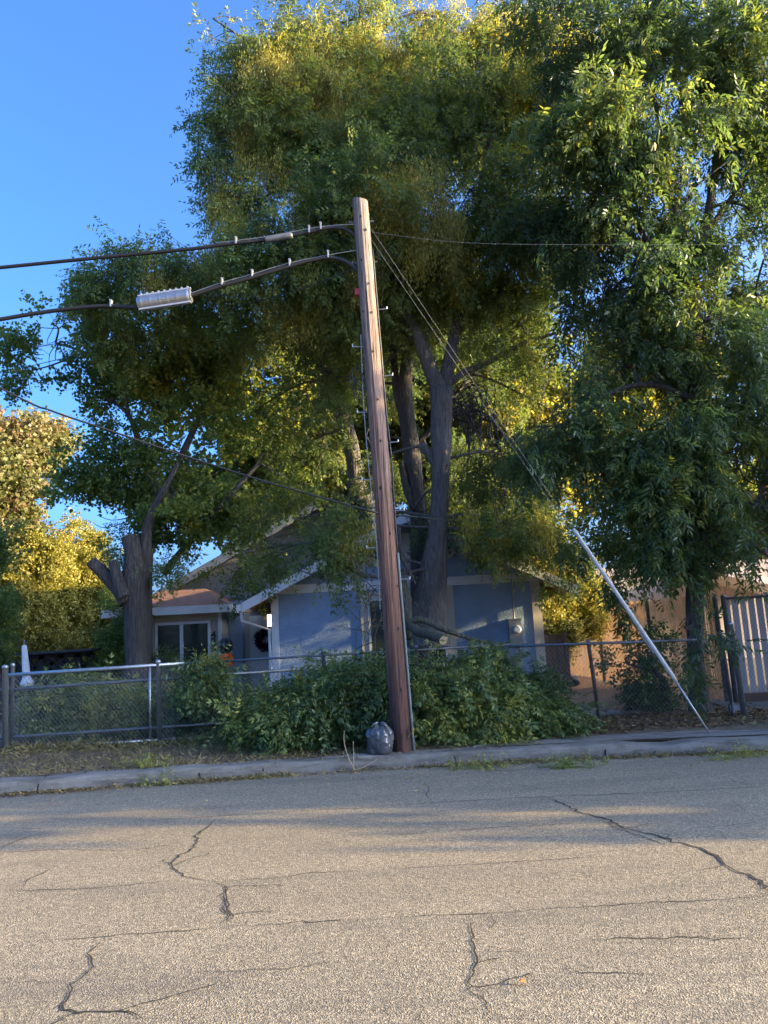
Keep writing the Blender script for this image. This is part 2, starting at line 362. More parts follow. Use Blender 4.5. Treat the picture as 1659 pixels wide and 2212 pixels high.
def shoots(blobs, dens, gap=.0, gf=.9, drp=.5, shell=.45, clump=13):
    """twig origins, directions, tints inside the blobs"""
    P, D, Tn = [], [], []
    for c, r, k, *tn in blobs:
        n = int(dens*k*(r[0]*r[1]*r[2])**(2/3.))+3; nc = max(3, n//clump)
        u = nrm(rng.normal(size=(nc, 3))); q = c + u*r*(rng.uniform(0, 1, (nc, 1))**shell); q = q[noise3(q, gf) > gap+rng.normal(0, .25, nc)]
        if not len(q): continue
        ct = rng.normal(0, .09, len(q)); sp = min(.34, .2*float(np.mean(r)))*rng.uniform(.6, 1.3, len(q)); w_ = rng.integers(0, len(q), int(n*len(q)/nc))
        p = q[w_]+rng.normal(0, 1, (len(w_), 3))*sp[w_, None]*V(1.1, 1.1, .8)*(2.0 if np.mean(r) > 2 else 1); u = nrm(p-c)
        P.append(p); D.append(nrm(u*V(1, 1, .7)+rng.normal(0, .55, p.shape)+V(0, 0, -drp*.6)))
        Tn.append((tn[0] if tn else 0)+.42+.13*noise3(p, .55)+ct[w_]+rng.normal(0, .09, len(p)))
    return np.concatenate(P), np.concatenate(D), np.concatenate(Tn)
def leaves_on(P, D, Tn, tpl, per, L, size, drp):
    n = len(P); k = np.repeat(np.arange(n), per); t = rng.uniform(0, 1, len(k))
    d = D[k]; pos = P[k]+d*L*t[:, None]+V(0, 0, -1)*(drp*L*.6*t*t)[:, None]+rng.normal(0, .05*L, d.shape)
    x = nrm(d*.7+rng.normal(0, .65, d.shape)+V(0, 0, -drp*.8)); upv = nrm(rng.normal(0, .55, d.shape)+V(0, 0, 1))
    return place(tpl, pos, x, upv, size*rng.uniform(.75, 1.2, len(k)), Tn[k]+rng.normal(0, .08, len(k)))
def sticks(P, Q, r0_, r1_):
    """thin three-sided twigs P->Q as quads"""
    d = nrm(Q-P); a = nrm(np.cross(d, V(.3, .5, .81))); b = np.cross(d, a); q = []
    for k in range(3):
        c0, s0, c1, s1 = [f(2*math.pi*j/3) for j in (k, k+1) for f in (math.cos, math.sin)]
        e0 = a*c0+b*s0; e1 = a*c1+b*s1; q.append(np.stack([P+e0*r0_, P+e1*r0_, Q+e1*r1_, Q+e0*r1_], 1))
    return np.concatenate(q)
def rig(mb, limbs, blobs, subs=4, rad=.035):
    """branches from the nearest limb into every blob"""
    L = np.concatenate([smoothpath(p, 5) for p, _ in limbs])
    for c, r, k, *tn in blobs:
        low = L[L[:, 2] < c[2]+.5] if (L[:, 2] < c[2]+.5).any() else L
        s = low[np.argmin(((low-c)**2).sum(1))]; m = (s+c)/2+rng.normal(0, .12, 3)*np.linalg.norm(c-s)+V(0, 0, .1)
        pth = smoothpath([s, m, c], 4); mb.tube(pth, np.linspace(rad, rad*.5, len(pth)), 5)
        for j in range(subs):
            e = c+nrm(rng.normal(size=3))*r*.95; q = pth[rng.integers(4, len(pth))]
            pp = smoothpath([q, (q+e)/2+rng.normal(0, .10, 3), e], 3); mb.tube(pp, np.linspace(rad*.45, .006, len(pp)), 4)
def tree(name, base, label, cat, limbs, blobs, bark, leaf, tpl, dens, per, L, size, drp, gap=-.1, gf=.9, group=None, subs=4, rad=.035, twigs=True, seeds=None, tshift=0.0, wob=.12, parts=None, extra=None):
    root = empty(name, base, label, cat, group); mb = MB()
    for pts, rads in limbs:
        P = smoothpath(pts, 5); rr = np.interp(np.linspace(0, len(rads)-1, len(P)), np.arange(len(rads)), rads); mb.tube(P, rr, 12, wob)
    rig(mb, limbs, blobs, subs, rad); mb.build('trunk', bark, root, smooth=True)
    P, D, Tn = shoots(blobs, dens, gap, gf, drp); Tn = Tn+tshift
    if twigs:
        k = rng.uniform(0, 1, len(P)) < .6
        rawmesh('twigs', sticks(P[k]-D[k]*.25, P[k]+D[k]*L*.9+V(0, 0, -drp*L*.45), .006, .0025), 4, bark, root)['kind'] = 'stuff'
    v, t = leaves_on(P, D, Tn, tpl, per, L, size, drp); rawmesh('crown', v, v.shape[1], leaf, root, t)
    if seeds:
        sP, sT = [], []
        for (c, r, k, *tn), q in seeds:
            nm = max(3, int(q/17)); u = nrm(rng.normal(size=(nm, 3))); u[:, 1] = -np.abs(u[:, 1]); cc = c+u*r*rng.uniform(.6, 1, (nm, 1)); mt = rng.normal(.60, .24, nm)
            w_ = np.repeat(np.arange(nm), rng.integers(12, 34, nm)); sP.append(cc[w_]+rng.normal(0, 1, (len(w_), 3))*V(.11, .11, .19)*rng.uniform(.7, 1.3, (nm, 1))[w_]); sT.append(mt[w_]+rng.normal(0, .10, len(w_)))
        sP = np.concatenate(sP); sT = np.concatenate(sT)
        th = rng.uniform(0, 6.28, len(sP)); xd = np.stack([np.cos(th), np.sin(th), 0*th], 1)
        v, t = place(TP['seed'], sP, xd, np.tile(V(0, 0, 1), (len(sP), 1)), rng.uniform(1.0, 1.8, len(sP)), sT)
        rawmesh('seed_bunches', v, 4, LM['seed'], root, t)['kind'] = 'stuff'
    return root
def dl(Y, *pts): return [at(x, y, Y) for x, y in pts]
def pr(Y, *px): return [p*Y*1.03/F for p in px]
exec_order = True

# ------------------------------------------------------------------ setting: road, kerb, ground
KX = [-90, -20, -8, -4.8, -1.2, .3, 3.1, 4.6, 9, 20, 90]
KY = [8.9, 9.3, 9.5, 9.62, 9.98, 10.08, 10.0, 9.86, 9.7, 9.6, 9.5]
def ky(x): return float(np.interp(x, KX, KY))
def crackline(mb, pts, wd, sub=5, jag=.4):
    wd = max(wd, .019)
    P = [gr(x, y, .004)[:2] for x, y in pts]; Q = []
    for i in range(len(P)-1):
        L = np.linalg.norm(P[i+1]-P[i]); m = max(2, int(L/.05))
        for t in np.linspace(0, 1, m, endpoint=False): Q.append(P[i]*(1-t)+P[i+1]*t+rng.normal(0, .006+jag*.012, 2))
    Q.append(P[-1]); Q = np.array(Q); d = np.gradient(Q, axis=0); nn = nrm(np.stack([-d[:, 1], d[:, 0]], 1))
    rw = np.convolve(rng.uniform(.1, 1.3, len(Q)+6), np.ones(4)/4, 'same')[3:-3]
    w = .55*wd*np.clip(rw, .5, 1.2)*np.clip(np.minimum(np.arange(len(Q))+.6, len(Q)-np.arange(len(Q))-.4)/5, .2, 1)
    if wd >= .02 and jag > .3 and len(pts) > 4:
        for _ in range(int(len(Q)*.05)+1):
            q = Q[rng.integers(3, len(Q)-3)]; a = rng.uniform(0, 6.28); br = [q]
            for _k in range(rng.integers(4, 11)): a += rng.normal(0, .5); br.append(br[-1]+.05*V(math.cos(a), math.sin(a)*.8))
            for p_, q_ in zip(br[:-1], br[1:]):
                e = nrm(V(-(q_-p_)[1], (q_-p_)[0]))*.004; mb.add([(*(p_+e), .0045), (*(p_-e), .0045), (*(q_-e*.8), .0045), (*(q_+e*.8), .0045)], [(0, 1, 2, 3)])
    vs = []
    for q, n_, ww in zip(Q, nn, w): vs += [(q[0]+n_[0]*ww/2, q[1]+n_[1]*ww/2, .004), (q[0]-n_[0]*ww/2, q[1]-n_[1]*ww/2, .004)]
    fs = [(2*i, 2*i+1, 2*i+3, 2*i+2) for i in range(len(Q)-1)]; mb.add(vs, fs)
def road():
    mb = MB(); xs = np.unique(np.concatenate([np.linspace(-90, 90, 41), KX])); vs = []
    for x in xs: vs += [(x, -60, 0), (x, 0, 0), (x, 5, 0), (x, ky(x)+.02, 0)]
    fs = [(4*i+j, 4*i+4+j, 4*i+5+j, 4*i+1+j) for i in range(len(xs)-1) for j in range(3)]; mb.add(vs, fs); mb.cur = 1
    a = lambda *p: [(x*.5, y*.5+1598.4) for x, y in p]
    b = lambda *p: [(829.4+x*.5, y*.5+1598.4) for x, y in p]
    crackline(mb, a((928,340),(920,365),(880,385),(845,410),(855,440),(830,470),(790,490),(735,538),(770,570),(800,590),(880,608),(950,612)), .03)
    for off in (0, 14): crackline(mb, a((950-off,612),(985-off,640),(968-off,670),(992-off,700),(972-off,730),(1008-off,755),(985-off,780),(980-2*off,805)), .022)
    crackline(mb, a((0,652),(200,645),(400,640),(600,620),(780,603)), .016, jag=.2)
    crackline(mb, a((950,612),(1100,600),(1250,590),(1350,572),(1659,562)), .016, jag=.2); crackline(mb, b((0,555),(200,548),(400,535),(640,522),(980,500)), .018, jag=.2)
    crackline(mb, a((980,805),(800,822),(600,835),(440,850),(150,865)), .013, jag=.2); crackline(mb, a((980,805),(1300,785),(1659,770)), .012, jag=.2)
    crackline(mb, b((0,768),(250,755),(500,745),(800,722),(1100,705),(1400,690),(1650,675)), .014, jag=.2)
    crackline(mb, a((440,850),(420,880),(385,925),(400,980),(350,1030),(300,1055),(310,1090),(265,1135),(280,1160),(330,1178),(480,1170),(560,1170),(600,1200),(625,1227)), .022)
    crackline(mb, a((465,965),(445,1000),(420,1025)), .016)
    crackline(mb, b((710,250),(790,280),(840,310),(900,325),(950,335),(1000,360),(1080,390),(1180,410),(1250,440),(1370,465),(1420,490),(1480,540),(1530,570),(1600,585),(1640,620),(1655,670)), .045)
    crackline(mb, b((930,340),(985,370),(1040,392),(1130,420),(1200,446),(1300,468)), .025); crackline(mb, b((1570,580),(1605,610),(1625,650)), .03)
    crackline(mb, b((365,780),(375,830),(380,880),(400,910),(415,955),(400,990),(375,1040),(365,1085),(430,1105),(450,1150),(440,1190)), .022)
    crackline(mb, b((475,750),(465,800),(480,825)), .02); crackline(mb, b((185,1150),(165,1205),(185,1235)), .014)
    crackline(mb, a((590,350),(1000,325),(1300,305),(1659,290)), .02, jag=.15); crackline(mb, b((0,282),(350,262),(700,245),(860,238),(1200,225),(1659,200)), .025, jag=.15)
    crackline(mb, b((430,910),(520,912),(620,915)), .01); crackline(mb, b((690,985),(900,1005),(1100,1010),(1240,1025)), .011)
    crackline(mb, a((0,485),(300,470),(520,480),(650,465),(800,440)), .018, jag=.2); crackline(mb, a((0,1050),(290,1040)), .011); crackline(mb, a((860,1000),(1240,985),(1500,950)), .011)
    crackline(mb, b((1440,395),(1460,410),(1480,430)), .025); crackline(mb, b((840,860),(1250,855),(1659,855)), .008); crackline(mb, b((1300,385),(1659,352)), .014, jag=.2)
    crackline(mb, b((0,410),(210,400)), .02); crackline(mb, b((260,390),(840,358)), .012)
    crackline(mb, a((0,465),(60,440),(180,400),(210,385)), .03); crackline(mb, a((95,640),(120,605),(180,580),(240,540)), .02); crackline(mb, a((80,380),(200,385)), .02)
    crackline(mb, b((165,180),(195,205),(185,240),(210,262)), .02); crackline(mb, b((480,160),(430,200)), .014); crackline(mb, b((545,190),(640,200),(700,222)), .016); crackline(mb, b((1450,150),(1520,180),(1600,195)), .02); crackline(mb, b((1510,265),(1550,300)), .018)
    crackline(mb, a((670,300),(720,270)), .018); crackline(mb, a((590,350),(640,320)), .018)
    o = mb.build('road', [MT['asphalt'], MT['crack']]); tag(o, 'worn grey asphalt road with jagged dark cracks', 'road', kind='structure')
road()
def kerb():
    mb = MB(); xs = np.unique(np.concatenate([np.arange(-14, 14, .3), np.linspace(-90, -14, 20), np.linspace(14, 90, 20)])); vs = []
    for i, x in enumerate(xs):
        y = ky(x); h = .15 - (.035*math.exp(-((x-3.3)/.25)**2)) + .006*math.sin(i*1.7)+.008*float(noise3(V(x, 0, 0), 2.7))
        for dy, z in ((-.012, -.02), (0, .09), (.012, h-.02), (.035, h), (.30, h+.006), (.30, -.02)): vs.append((x, y+dy+.006*math.sin(i*2.3), z))
    fs = [(6*i+j, 6*i+6+j, 6*i+7+j, 6*i+1+j) for i in range(len(xs)-1) for j in range(5)]; mb.add(vs, fs)
    mb.cur = 1
    for x in (-4.35, -2.42, -1.68, .75, 2.6):             # joints
        y = ky(x); s = rng.normal(0, .02, 4)
        mb.add([(x-.01, y-.016, 0), (x+.01, y-.016, 0), (x+.012+s[0], y-.003, .10), (x-.006+s[0], y-.003, .10)], [(0, 1, 2, 3)])
        mb.add([(x-.006+s[0], y+.008, .125), (x+.008+s[0], y+.008, .125), (x+.01+s[1], y+.3, .161), (x-.004+s[1], y+.3, .161)], [(0, 1, 2, 3)])
    tag(mb.build('kerb', [MT['kerb'], MT['crack']]), 'weathered grey concrete kerb along the far side of the road', 'kerb', kind='structure')
    mb = MB(); xs = np.arange(1.0, 14.01, .25); vs = []      # strip of pavement behind the kerb on the right
    for i, x in enumerate(xs):
        y = ky(x)+.305; b2 = y+.45+.12*math.sin(x*2.1)+.06*math.sin(x*5.3)
        if x < 1.9: b2 = y+.45*(x-.95)/.95
        vs += [(x, y, .16), (x, b2, .175)]
    mb.add(vs, [(2*i, 2*i+2, 2*i+3, 2*i+1) for i in range(len(xs)-1)])
    tag(mb.build('pavement', MT['walk']), 'pale concrete pavement strip behind the kerb', 'pavement', kind='structure')
kerb()
def gz(x, y):
    e = y-(ky(x)+.3); t = min(max(e/1.6, 0), 1)
    z = .148+.10*t*t*(3-2*t)+.022*float(noise3(V(x, y, 0), 1.8))*min(1, max(0, (e-(.55 if x > 1.2 else 0))*3))
    return z+min(max((y-13)/9, 0), 1)*.12
def ground():
    mb = MB(); xs = np.unique(np.concatenate([np.linspace(-900, -30, 12), np.linspace(-30, -9, 16), np.arange(-9, 9, .16), np.linspace(9, 30, 16), np.linspace(30, 900, 12)]))
    es = np.unique(np.concatenate([[0, .02], np.arange(.1, 3.2, .12), np.linspace(3.2, 14, 22), np.linspace(15, 60, 8), np.array([100, 200, 400, 900.])])); nE = len(es); vs = []
    for x in xs:
        y0 = ky(x)+.29
        for e in es: vs.append((x, y0+e, gz(x, y0+e) if e < 60 else .37))
    mb.add(vs, [(i*nE+j, (i+1)*nE+j, (i+1)*nE+j+1, i*nE+j+1) for i in range(len(xs)-1) for j in range(nE-1)])
    tag(mb.build('ground', MT['yard'], smooth=True), 'bare brown soil of the verge and the yards', 'ground', kind='structure')
    mb = MB(); vs = []; xs = np.linspace(2.3, 5.0, 10); ys = np.linspace(12.1, 22.5, 30)      # mulch bed
    for x in xs:
        for y in ys: vs.append((x+.12*math.sin(y*2), y, gz(x, y)+.03+.03*float(noise3(V(x, y, 3), 2.2))))
    mb.add(vs, [(i*30+j, (i+1)*30+j, (i+1)*30+j+1, i*30+j+1) for i in range(9) for j in range(29)])
    tag(mb.build('mulch_bed', MT['mulch'], smooth=True), 'rust brown bark mulch strip beside the slatted fence', 'mulch bed', kind='structure')
    mb = MB(); mb.add([(5.25, ky(5.25)+.32, .18), (12, ky(12)+.32, .18), (12, 13.4, .31), (5.25, 13.4, .31)], [(0, 1, 2, 3)])
    tag(mb.build('driveway', MT['walk']), 'pale concrete drive leading to the slatted gate', 'driveway', kind='structure')
ground()

# ------------------------------------------------------------------ utility pole and its lines
PB = gr(870, 1622, .15); PT = at(778, 440, PB[1])
PT[2] += .05
def polep(z): t = (z-PB[2])/(PT[2]-PB[2]); return PB*(1-t)+PT*t
PR0, PR1 = .136, .112
def polr(z): t = (z-PB[2])/(PT[2]-PB[2]); return PR0*(1-t)+PR1*t
def utility_pole():
    root = empty('utility_pole', PB, 'leaning reddish brown wooden pole with steel steps standing at the kerb', 'utility pole')
    mb = MB(); zs = np.linspace(PB[2]-.3, PT[2], 40); vs = []; n = 28
    for i, z in enumerate(zs):
        c = polep(z); rr = polr(z)
        for k in range(n):
            th = 2*math.pi*k/n; q = rr*(1+.035*math.sin(3*th+.4*z)+.02*math.sin(11*th)+.012*math.sin(7*th+z))
            zz = z+(0.03*math.cos(th-2.6) if i == 39 else 0); vs.append((c[0]+math.cos(th)*q, c[1]+math.sin(th)*q, zz))
    mb.add(vs, [(i*n+k, i*n+(k+1) % n, (i+1)*n+(k+1) % n, (i+1)*n+k) for i in range(39) for k in range(n)]+[tuple(39*n+k for k in range(n))])
    mb.cur = 1                                            # old bolt holes
    for px, py in ((790,494),(781,560),(796,611),(785,670),(803,673),(806,758),(816,862),(822,952),(822,1054),(848,1054),(842,1152),(858,1265),(860,1358),(866,1490),(779,466)):
        for _ in range(1):
            Yc = PB[1]-.13; p = at(px, py, Yc); c = polep(p[2]); rr = polr(p[2]); dx = np.clip((p[0]-c[0])/rr, -.9, .9)
            th = -math.acos(dx); nv = V(math.cos(th), math.sin(th), 0); tv = V(-math.sin(th), math.cos(th), 0); o_ = c*V(1, 1, 0)+V(0, 0, p[2])+nv*(rr*1.035)
            k = rng.uniform(.012, .019); mb.add([o_+tv*k*math.cos(a)+V(0, 0, 1.4*k*math.sin(a)) for a in np.linspace(0, 6.28, 9)[:-1]], [tuple(range(8))])
    mb.build('shaft', [MT['pole'], MT['crack']], root, smooth=False)
    for sx, py in ((1,668),(1,812),(1,956),(1,1104),(1,1253),(-1,746),(-1,888),(-1,1034),(-1,1182)):
        z = at(840, py, PB[1])[2]; c = polep(z); rr = polr(z); m = MB()
        e = c+V(sx*(rr+.145), -.02, 0); m.tube([c+V(sx*rr*.8, 0, 0), e], .008, 6); m.tube([e-V(0, 0, .004), e+V(sx*.004, 0, .032)], .008, 6)
        m.build('step', MT['galv'], root)
    m = MB(); zs = np.linspace(PB[2]-.05, 2.75, 14); m.tube([polep(z)+V(polr(z)+.012, -.05, 0) for z in zs], .018, 8); m.build('conduit', MT['conduit'], root, smooth=True)
    m = MB(); zs = np.linspace(2.7, 7.2, 30); m.tube([polep(z)+V(polr(z)+.014+.02*math.exp(-((z-4)/.5)**2), -.02+.02*math.sin(z*2), 0) for z in zs], .014, 6); m.build('riser_cable', MT['cable'], root, smooth=True)
    m = MB(); zs = np.linspace(2.0, 5.9, 26); m.tube([polep(z)-V(polr(z)+.03+.02*math.sin(z*1.7), .05, 0) for z in zs], .005, 5); m.build('ground_wire', MT['galv'], root)
    for z in (7.66, 7.02):
        c = polep(z); m = MB(); m.tube([c-V(polr(z)+.06, 0, 0), c+V(polr(z)+.07, 0, 0)], .012, 6); m.tube([c-V(polr(z)+.05, 0, 0), c-V(polr(z)+.075, 0, 0)], .03, 8); m.build('through_bolt', MT['dsteel'], root)
    m = MB(); c = polep(6.55); m.box(c+V(-polr(6.55)-.06, -.05, -.04), c+V(-polr(6.55)+.01, .04, .05)); m.build('terminal_knob', MT['red'], root)
    m = MB()
    for z, n_ in ((5.35, 3), (5.2, 2)):
        for k in range(n_):
            th = np.linspace(0, 6.28, 16); c = polep(z); m.tube([c+V(-polr(z)-.06-.03*k+.09*math.cos(t), -.03*k, -.1+.16*math.sin(t)) for t in th], .005, 5)
    m.build('spare_wire', MT['cable'], root)
utility_pole()
CY0 = PB[1]-.02
def clamp(mb_at, c, d=None):
    m = MB(); m.box(c+V(-.010, -.034, -.034), c+V(.010, .034, .06)); m.box(c+V(-.015, -.037, .06), c+V(.015, .037, .075)); return m.build('cable_clamp', MT['strap'], mb_at)
def cable(name, pts, radius, label, strand=None, clamps=(), splice=None, Y=CY0):
    W = [at(x, y, Y) for x, y in pts]; d = nrm(W[0]-W[1]); W = [W[0]+d*55+V(0, 0, 1.2)]+W
    root = empty(name, W[-1], label, 'cable'); m = MB(); m.tube(np.concatenate([[W[0]], smoothpath(W[1:], 6)]), radius, 8); m.build('sheath', MT['cable'], root, smooth=True)
    if strand: m = MB(); m.tube(smoothpath([at(x, y, Y) for x, y in strand], 4), .006, 5); m.build('support_strand', MT['galv'], root)
    for x, y in clamps: clamp(root, at(x, y, Y))
    return root
up_c = cable('telephone_cable', [(0,578),(200,558),(400,539),(480,529),(560,520),(640,507),(700,494),(732,492),(752,498),(771,513)], .027, 'upper black overhead cable with a slim grey taped joint near the pole top', [(470,524),(570,512),(690,490),(768,484)], [(510,523),(693,492),(668,499)])
m = MB(); A, B = at(573, 518, CY0), at(632, 509, CY0); m.tube(smoothpath([A, A*.95+B*.05, A*.9+B*.1, A*.6+B*.4, A*.1+B*.9, B], 3), [.03, .045, .045, .045, .045, .045, .045, .045, .045, .045, .045, .045, .045, .042, .036, .03], 10, .06); m.build('splice_sleeve', MT['dsteel'], up_c, smooth=True)
lo_c = cable('telephone_cable', [(0,690),(90,675),(170,665),(240,661),(305,664),(355,652),(415,637),(480,617),(545,599),(625,575),(680,561),(712,557),(740,562),(760,574),(777,590)], .031, 'lower black overhead cable carrying a big ribbed aluminium splice case', [(410,634),(480,610),(545,592),(625,568),(708,551),(772,540)], [(240,659),(480,612),(545,594),(626,571),(709,553)])
A, B = at(299, 656, CY0-.02), at(413, 639, CY0-.02); dd = nrm(B-A); m = MB(); pts = []; rr = []
for t in np.linspace(0, 1, 41):
    pts.append(A*(1-t)+B*t); rr.append(.100+(.002 if abs((t*6) % 1-.5) < .07 else 0) if .03 < t < .97 else .094)
m.tube(pts, rr, 20); sc_ = m.build('splice_case', MT['alu'], lo_c, smooth=False)
m = MB(); m.bar(A+V(0, -.02, .104), B+V(0, -.02, .104), .05, .02); m.bar(A+V(.02, -.02, -.104), B+V(0, -.02, -.104), .06, .025)
for t in np.linspace(.06, .94, 9): m.box(A*(1-t)+B*t+V(-.012, -.035, .118), A*(1-t)+B*t+V(.012, -.005, .14))
m.build('flange', MT['strap'], sc_)
def wire(name, pts, radius, label, m='cable', cat='wire'):
    W = [at(x, y, Y) for x, y, Y in pts]; mb = MB(); mb.tube(smoothpath(W, 6), radius, 6)
    return tag(mb.build(name, MT[m], None, W[0], smooth=True), label, cat)
wire('service_drop', [(-700,480,8.6),(0,838,9.6),(110,887,9.7),(240,931,9.8),(400,985,9.95),(600,1048,10.15),(822,1110,10.35)], .013, 'twisted black service wire sagging from the upper left to the pole')
wire('service_drop', [(846,1112,10.6),(930,1120,12),(1010,1135,14.5),(1100,1180,15.4)], .011, 'black service wire running from the pole behind the grey trunk to the house')
wire('overhead_wire', [(-400,870,20),(0,765,20),(130,740,20),(450,660,19)], .010, 'thin overhead wire against the sky, second from the bottom at the left edge')
wire('overhead_wire', [(-400,890,20),(0,803,20),(60,792,20),(400,712,19)], .010, 'thin overhead wire against the sky just below its twin at the left edge')
wire('overhead_wire', [(2300,560,10.8),(1659,531,10.7),(1300,529,10.6),(1000,524,10.5),(794,500,10.45)], .0013, 'hair thin pale wire leaving the pole top to the right', 'galv')
wire('drop_wire', [(800,560,10.5),(690,612,11.5),(560,650,12.5),(420,690,14)], .007, 'thin dark wire running from the pole into the crown at its left')
AN = gr(1535, 1583, .17)
def guy(pt, s0, s1, r_, label, end, grip):
    a = at(*pt, PB[1]+.02); e = end; root = empty('guy_wire', e, label, 'guy wire'); m = MB(); m.tube([a, a*.5+e*.5+V(0, 0, -.012), e], .0024, 6); m.build('strand', MT['dsteel'], root)
    d = e-a
    if s0: m = MB(); m.tube([a+d*s0, a+d*(s0+.01), a+d*(s1-.01), a+d*s1], [.022, .028, .028, .022], 12); m.build('plastic_guard', MT['pvc'], root, smooth=True)
    m = MB(); m.tube([a+d*grip[0], a+d*grip[1]], .014, 6); m.build('grip', MT['strap'], root)
    return root
E1 = AN+nrm(at(800, 484, PB[1])-AN)*.85
def s_of(a, e, q): a = at(*a, PB[1]+.02); q = at(*q, PB[1]); return float(np.dot(q-a, e-a)/np.dot(e-a, e-a))
guy((796,486), s_of((796,486), E1, (1237,1143)), s_of((796,486), E1, (1463,1471)), 0, 'upper guy wire sleeved in a long pale plastic guard', E1, (.955, .975))
guy((800,515), None, None, 0, 'bare guy wire running just below the sleeved one', E1+V(-.01, .02, -.04), (.90, .945))
m = MB(); m.tube([AN-V(-.06, 0, .15), E1], .013, 8); tag_o = m.build('anchor_rod', MT['galv'], None, AN, smooth=True); tag(tag_o, 'slanting steel anchor rod rising from the pavement to the guy wires', 'anchor rod')

# ------------------------------------------------------------------ chain link fences
def weave(x0, x1, z0, z1, y, cell=.055):
    P, Q = [], []; h = z1-z0
    for sg in (1, -1):
        k = np.arange(x0-h, x1+h, cell*1.15); a = np.stack([k, 0*k+y+sg*.003, 0*k+z0], 1); b = a+V(sg*h*.82, 0, h)
        for p, q in zip(a, b):
            lo, hi = 0., 1.
            for xl, s in ((x0, 1), (x1, -1)):
                d = q[0]-p[0]; t = (xl-p[0])/d
                if (s*d > 0): lo = max(lo, t)
                else: hi = min(hi, t)
            if hi > lo+.01: P.append(p+(q-p)*lo); Q.append(p+(q-p)*hi)
    return sticks(np.array(P), np.array(Q), .0021, .0021)
def post(parent, x, y, z0, z1, r_=.03, lean=0.0, name='post', m='galv', cap=True):
    mb = MB(); t = V(lean*(z1-z0), 0, 0); b = V(x, y, z0); a = V(x, y, z1)+t; pts = [b, a]; rr = [r_, r_]
    if cap: pts += [a+V(0, 0, .004), a+V(0, 0, .03), a+V(0, 0, .05)]; rr += [r_*1.15, r_*1.05, r_*.4]
    mb.tube(pts, rr, 12); return mb.build(name, MT[m], parent, smooth=True)
def rail(parent, a, b, r_, name='rail', m='galv'):
    mb = MB(); mb.tube([a, b], r_, 10); return mb.build(name, MT[m], parent, smooth=True)
g = empty('chain_link_gate', (-4.6, 11.82, .2), 'rolling chain link gate of pale pipe at the left end of the fence', 'gate')
y = 11.80
rail(g, at(13, 1459, y), at(398, 1433, y), .030, 'top_rail'); rail(g, at(20, 1619, y), at(341, 1599, y), .024, 'bottom_rail')
post(g, at(16, 1500, y)[0], y, at(16, 1622, y)[2], at(14, 1459, y)[2], .016, 0, 'upright', cap=False); post(g, at(324, 1500, y)[0], y, at(324, 1599, y)[2], at(324, 1438, y)[2], .018, 0, 'upright', cap=False)
rawmesh('wire_mesh', weave(-5.7, -3.3, .30, 1.36, y+.03), 4, MT['mesh'], g)
p = gr(12, 1634, .2); tag(post(None, p[0], p[1], .1, 1.47, .042, -.03, 'gate_post'), 'thick pale steel post at the left edge of the rolling gate', 'post')
fl = empty('chain_link_fence', (-2.0, 12.05, .2), 'long chain link fence with dark double rails behind the brush pile', 'fence')
y = 12.05; XL, XR = -8.5, 1.9
for a, b, n_ in (((-300, 1512), (720, 1441), 'rail'), ((-300, 1614), (720, 1546), 'rail')): rail(fl, at(*a, y), at(*b, y), .024, n_, 'dsteel')
rail(fl, at(398, 1433, y), at(1110, 1392, y), .019, 'top_rail', 'dsteel'); rail(fl, at(345, 1598, y), at(900, 1565, y), .02, 'bottom_rail')
for px, m_ in ((30, 'galv'), (700, 'dsteel'), (900, 'dsteel')):
    q = at(px, 1440-px*.045, y); post(fl, q[0], y, .15, q[2], .03, -.01, 'post', m_)
rawmesh('wire_mesh', weave(-3.6, XR, .28, 1.38, y+.03), 4, MT['mesh'], fl); rawmesh('wire_mesh', weave(XL, -5.75, .28, 1.38, y+.03), 4, MT['mesh'], fl)
p = gr(346, 1613, .2); tag(post(None, p[0], p[1]-.03, .1, 1.43, .034, -.012, 'gate_post'), 'slim pale steel post where the rolling gate meets the fence', 'post')
fr = empty('chain_link_fence', (3.4, 11.9, .25), 'short chain link fence with one leaning post in front of the mulch', 'fence')
y = 11.88; a, b = at(1098, 1396, y), at(1580, 1380, 11.7); rail(fr, a, b, .021, 'top_rail', 'dsteel')
post(fr, 3.06, y, .15, 1.40, .028, -.05, 'post', 'dsteel'); rawmesh('wire_mesh', weave(a[0], b[0], .26, a[2], y), 4, MT['mesh'], fr)
gp = empty('gate_post', (5.06, 11.5, .2), 'stout pale steel gate post with rusty hinges at the end of the right fence', 'post')
post(gp, 5.06, 11.5, .1, 1.55, .040, -.03, 'shaft'); post(gp, 4.93, 11.58, .12, 1.42, .026, -.03, 'side_post', 'dsteel')
for z in (1.25, .35): m = MB(); m.box((4.86, 11.5, z-.03), (5.06, 11.56, z+.05)); m.tube([(4.9, 11.49, z-.06), (4.9, 11.49, z+.08)], .022, 8); m.build('hinge', MT['dsteel'], gp)

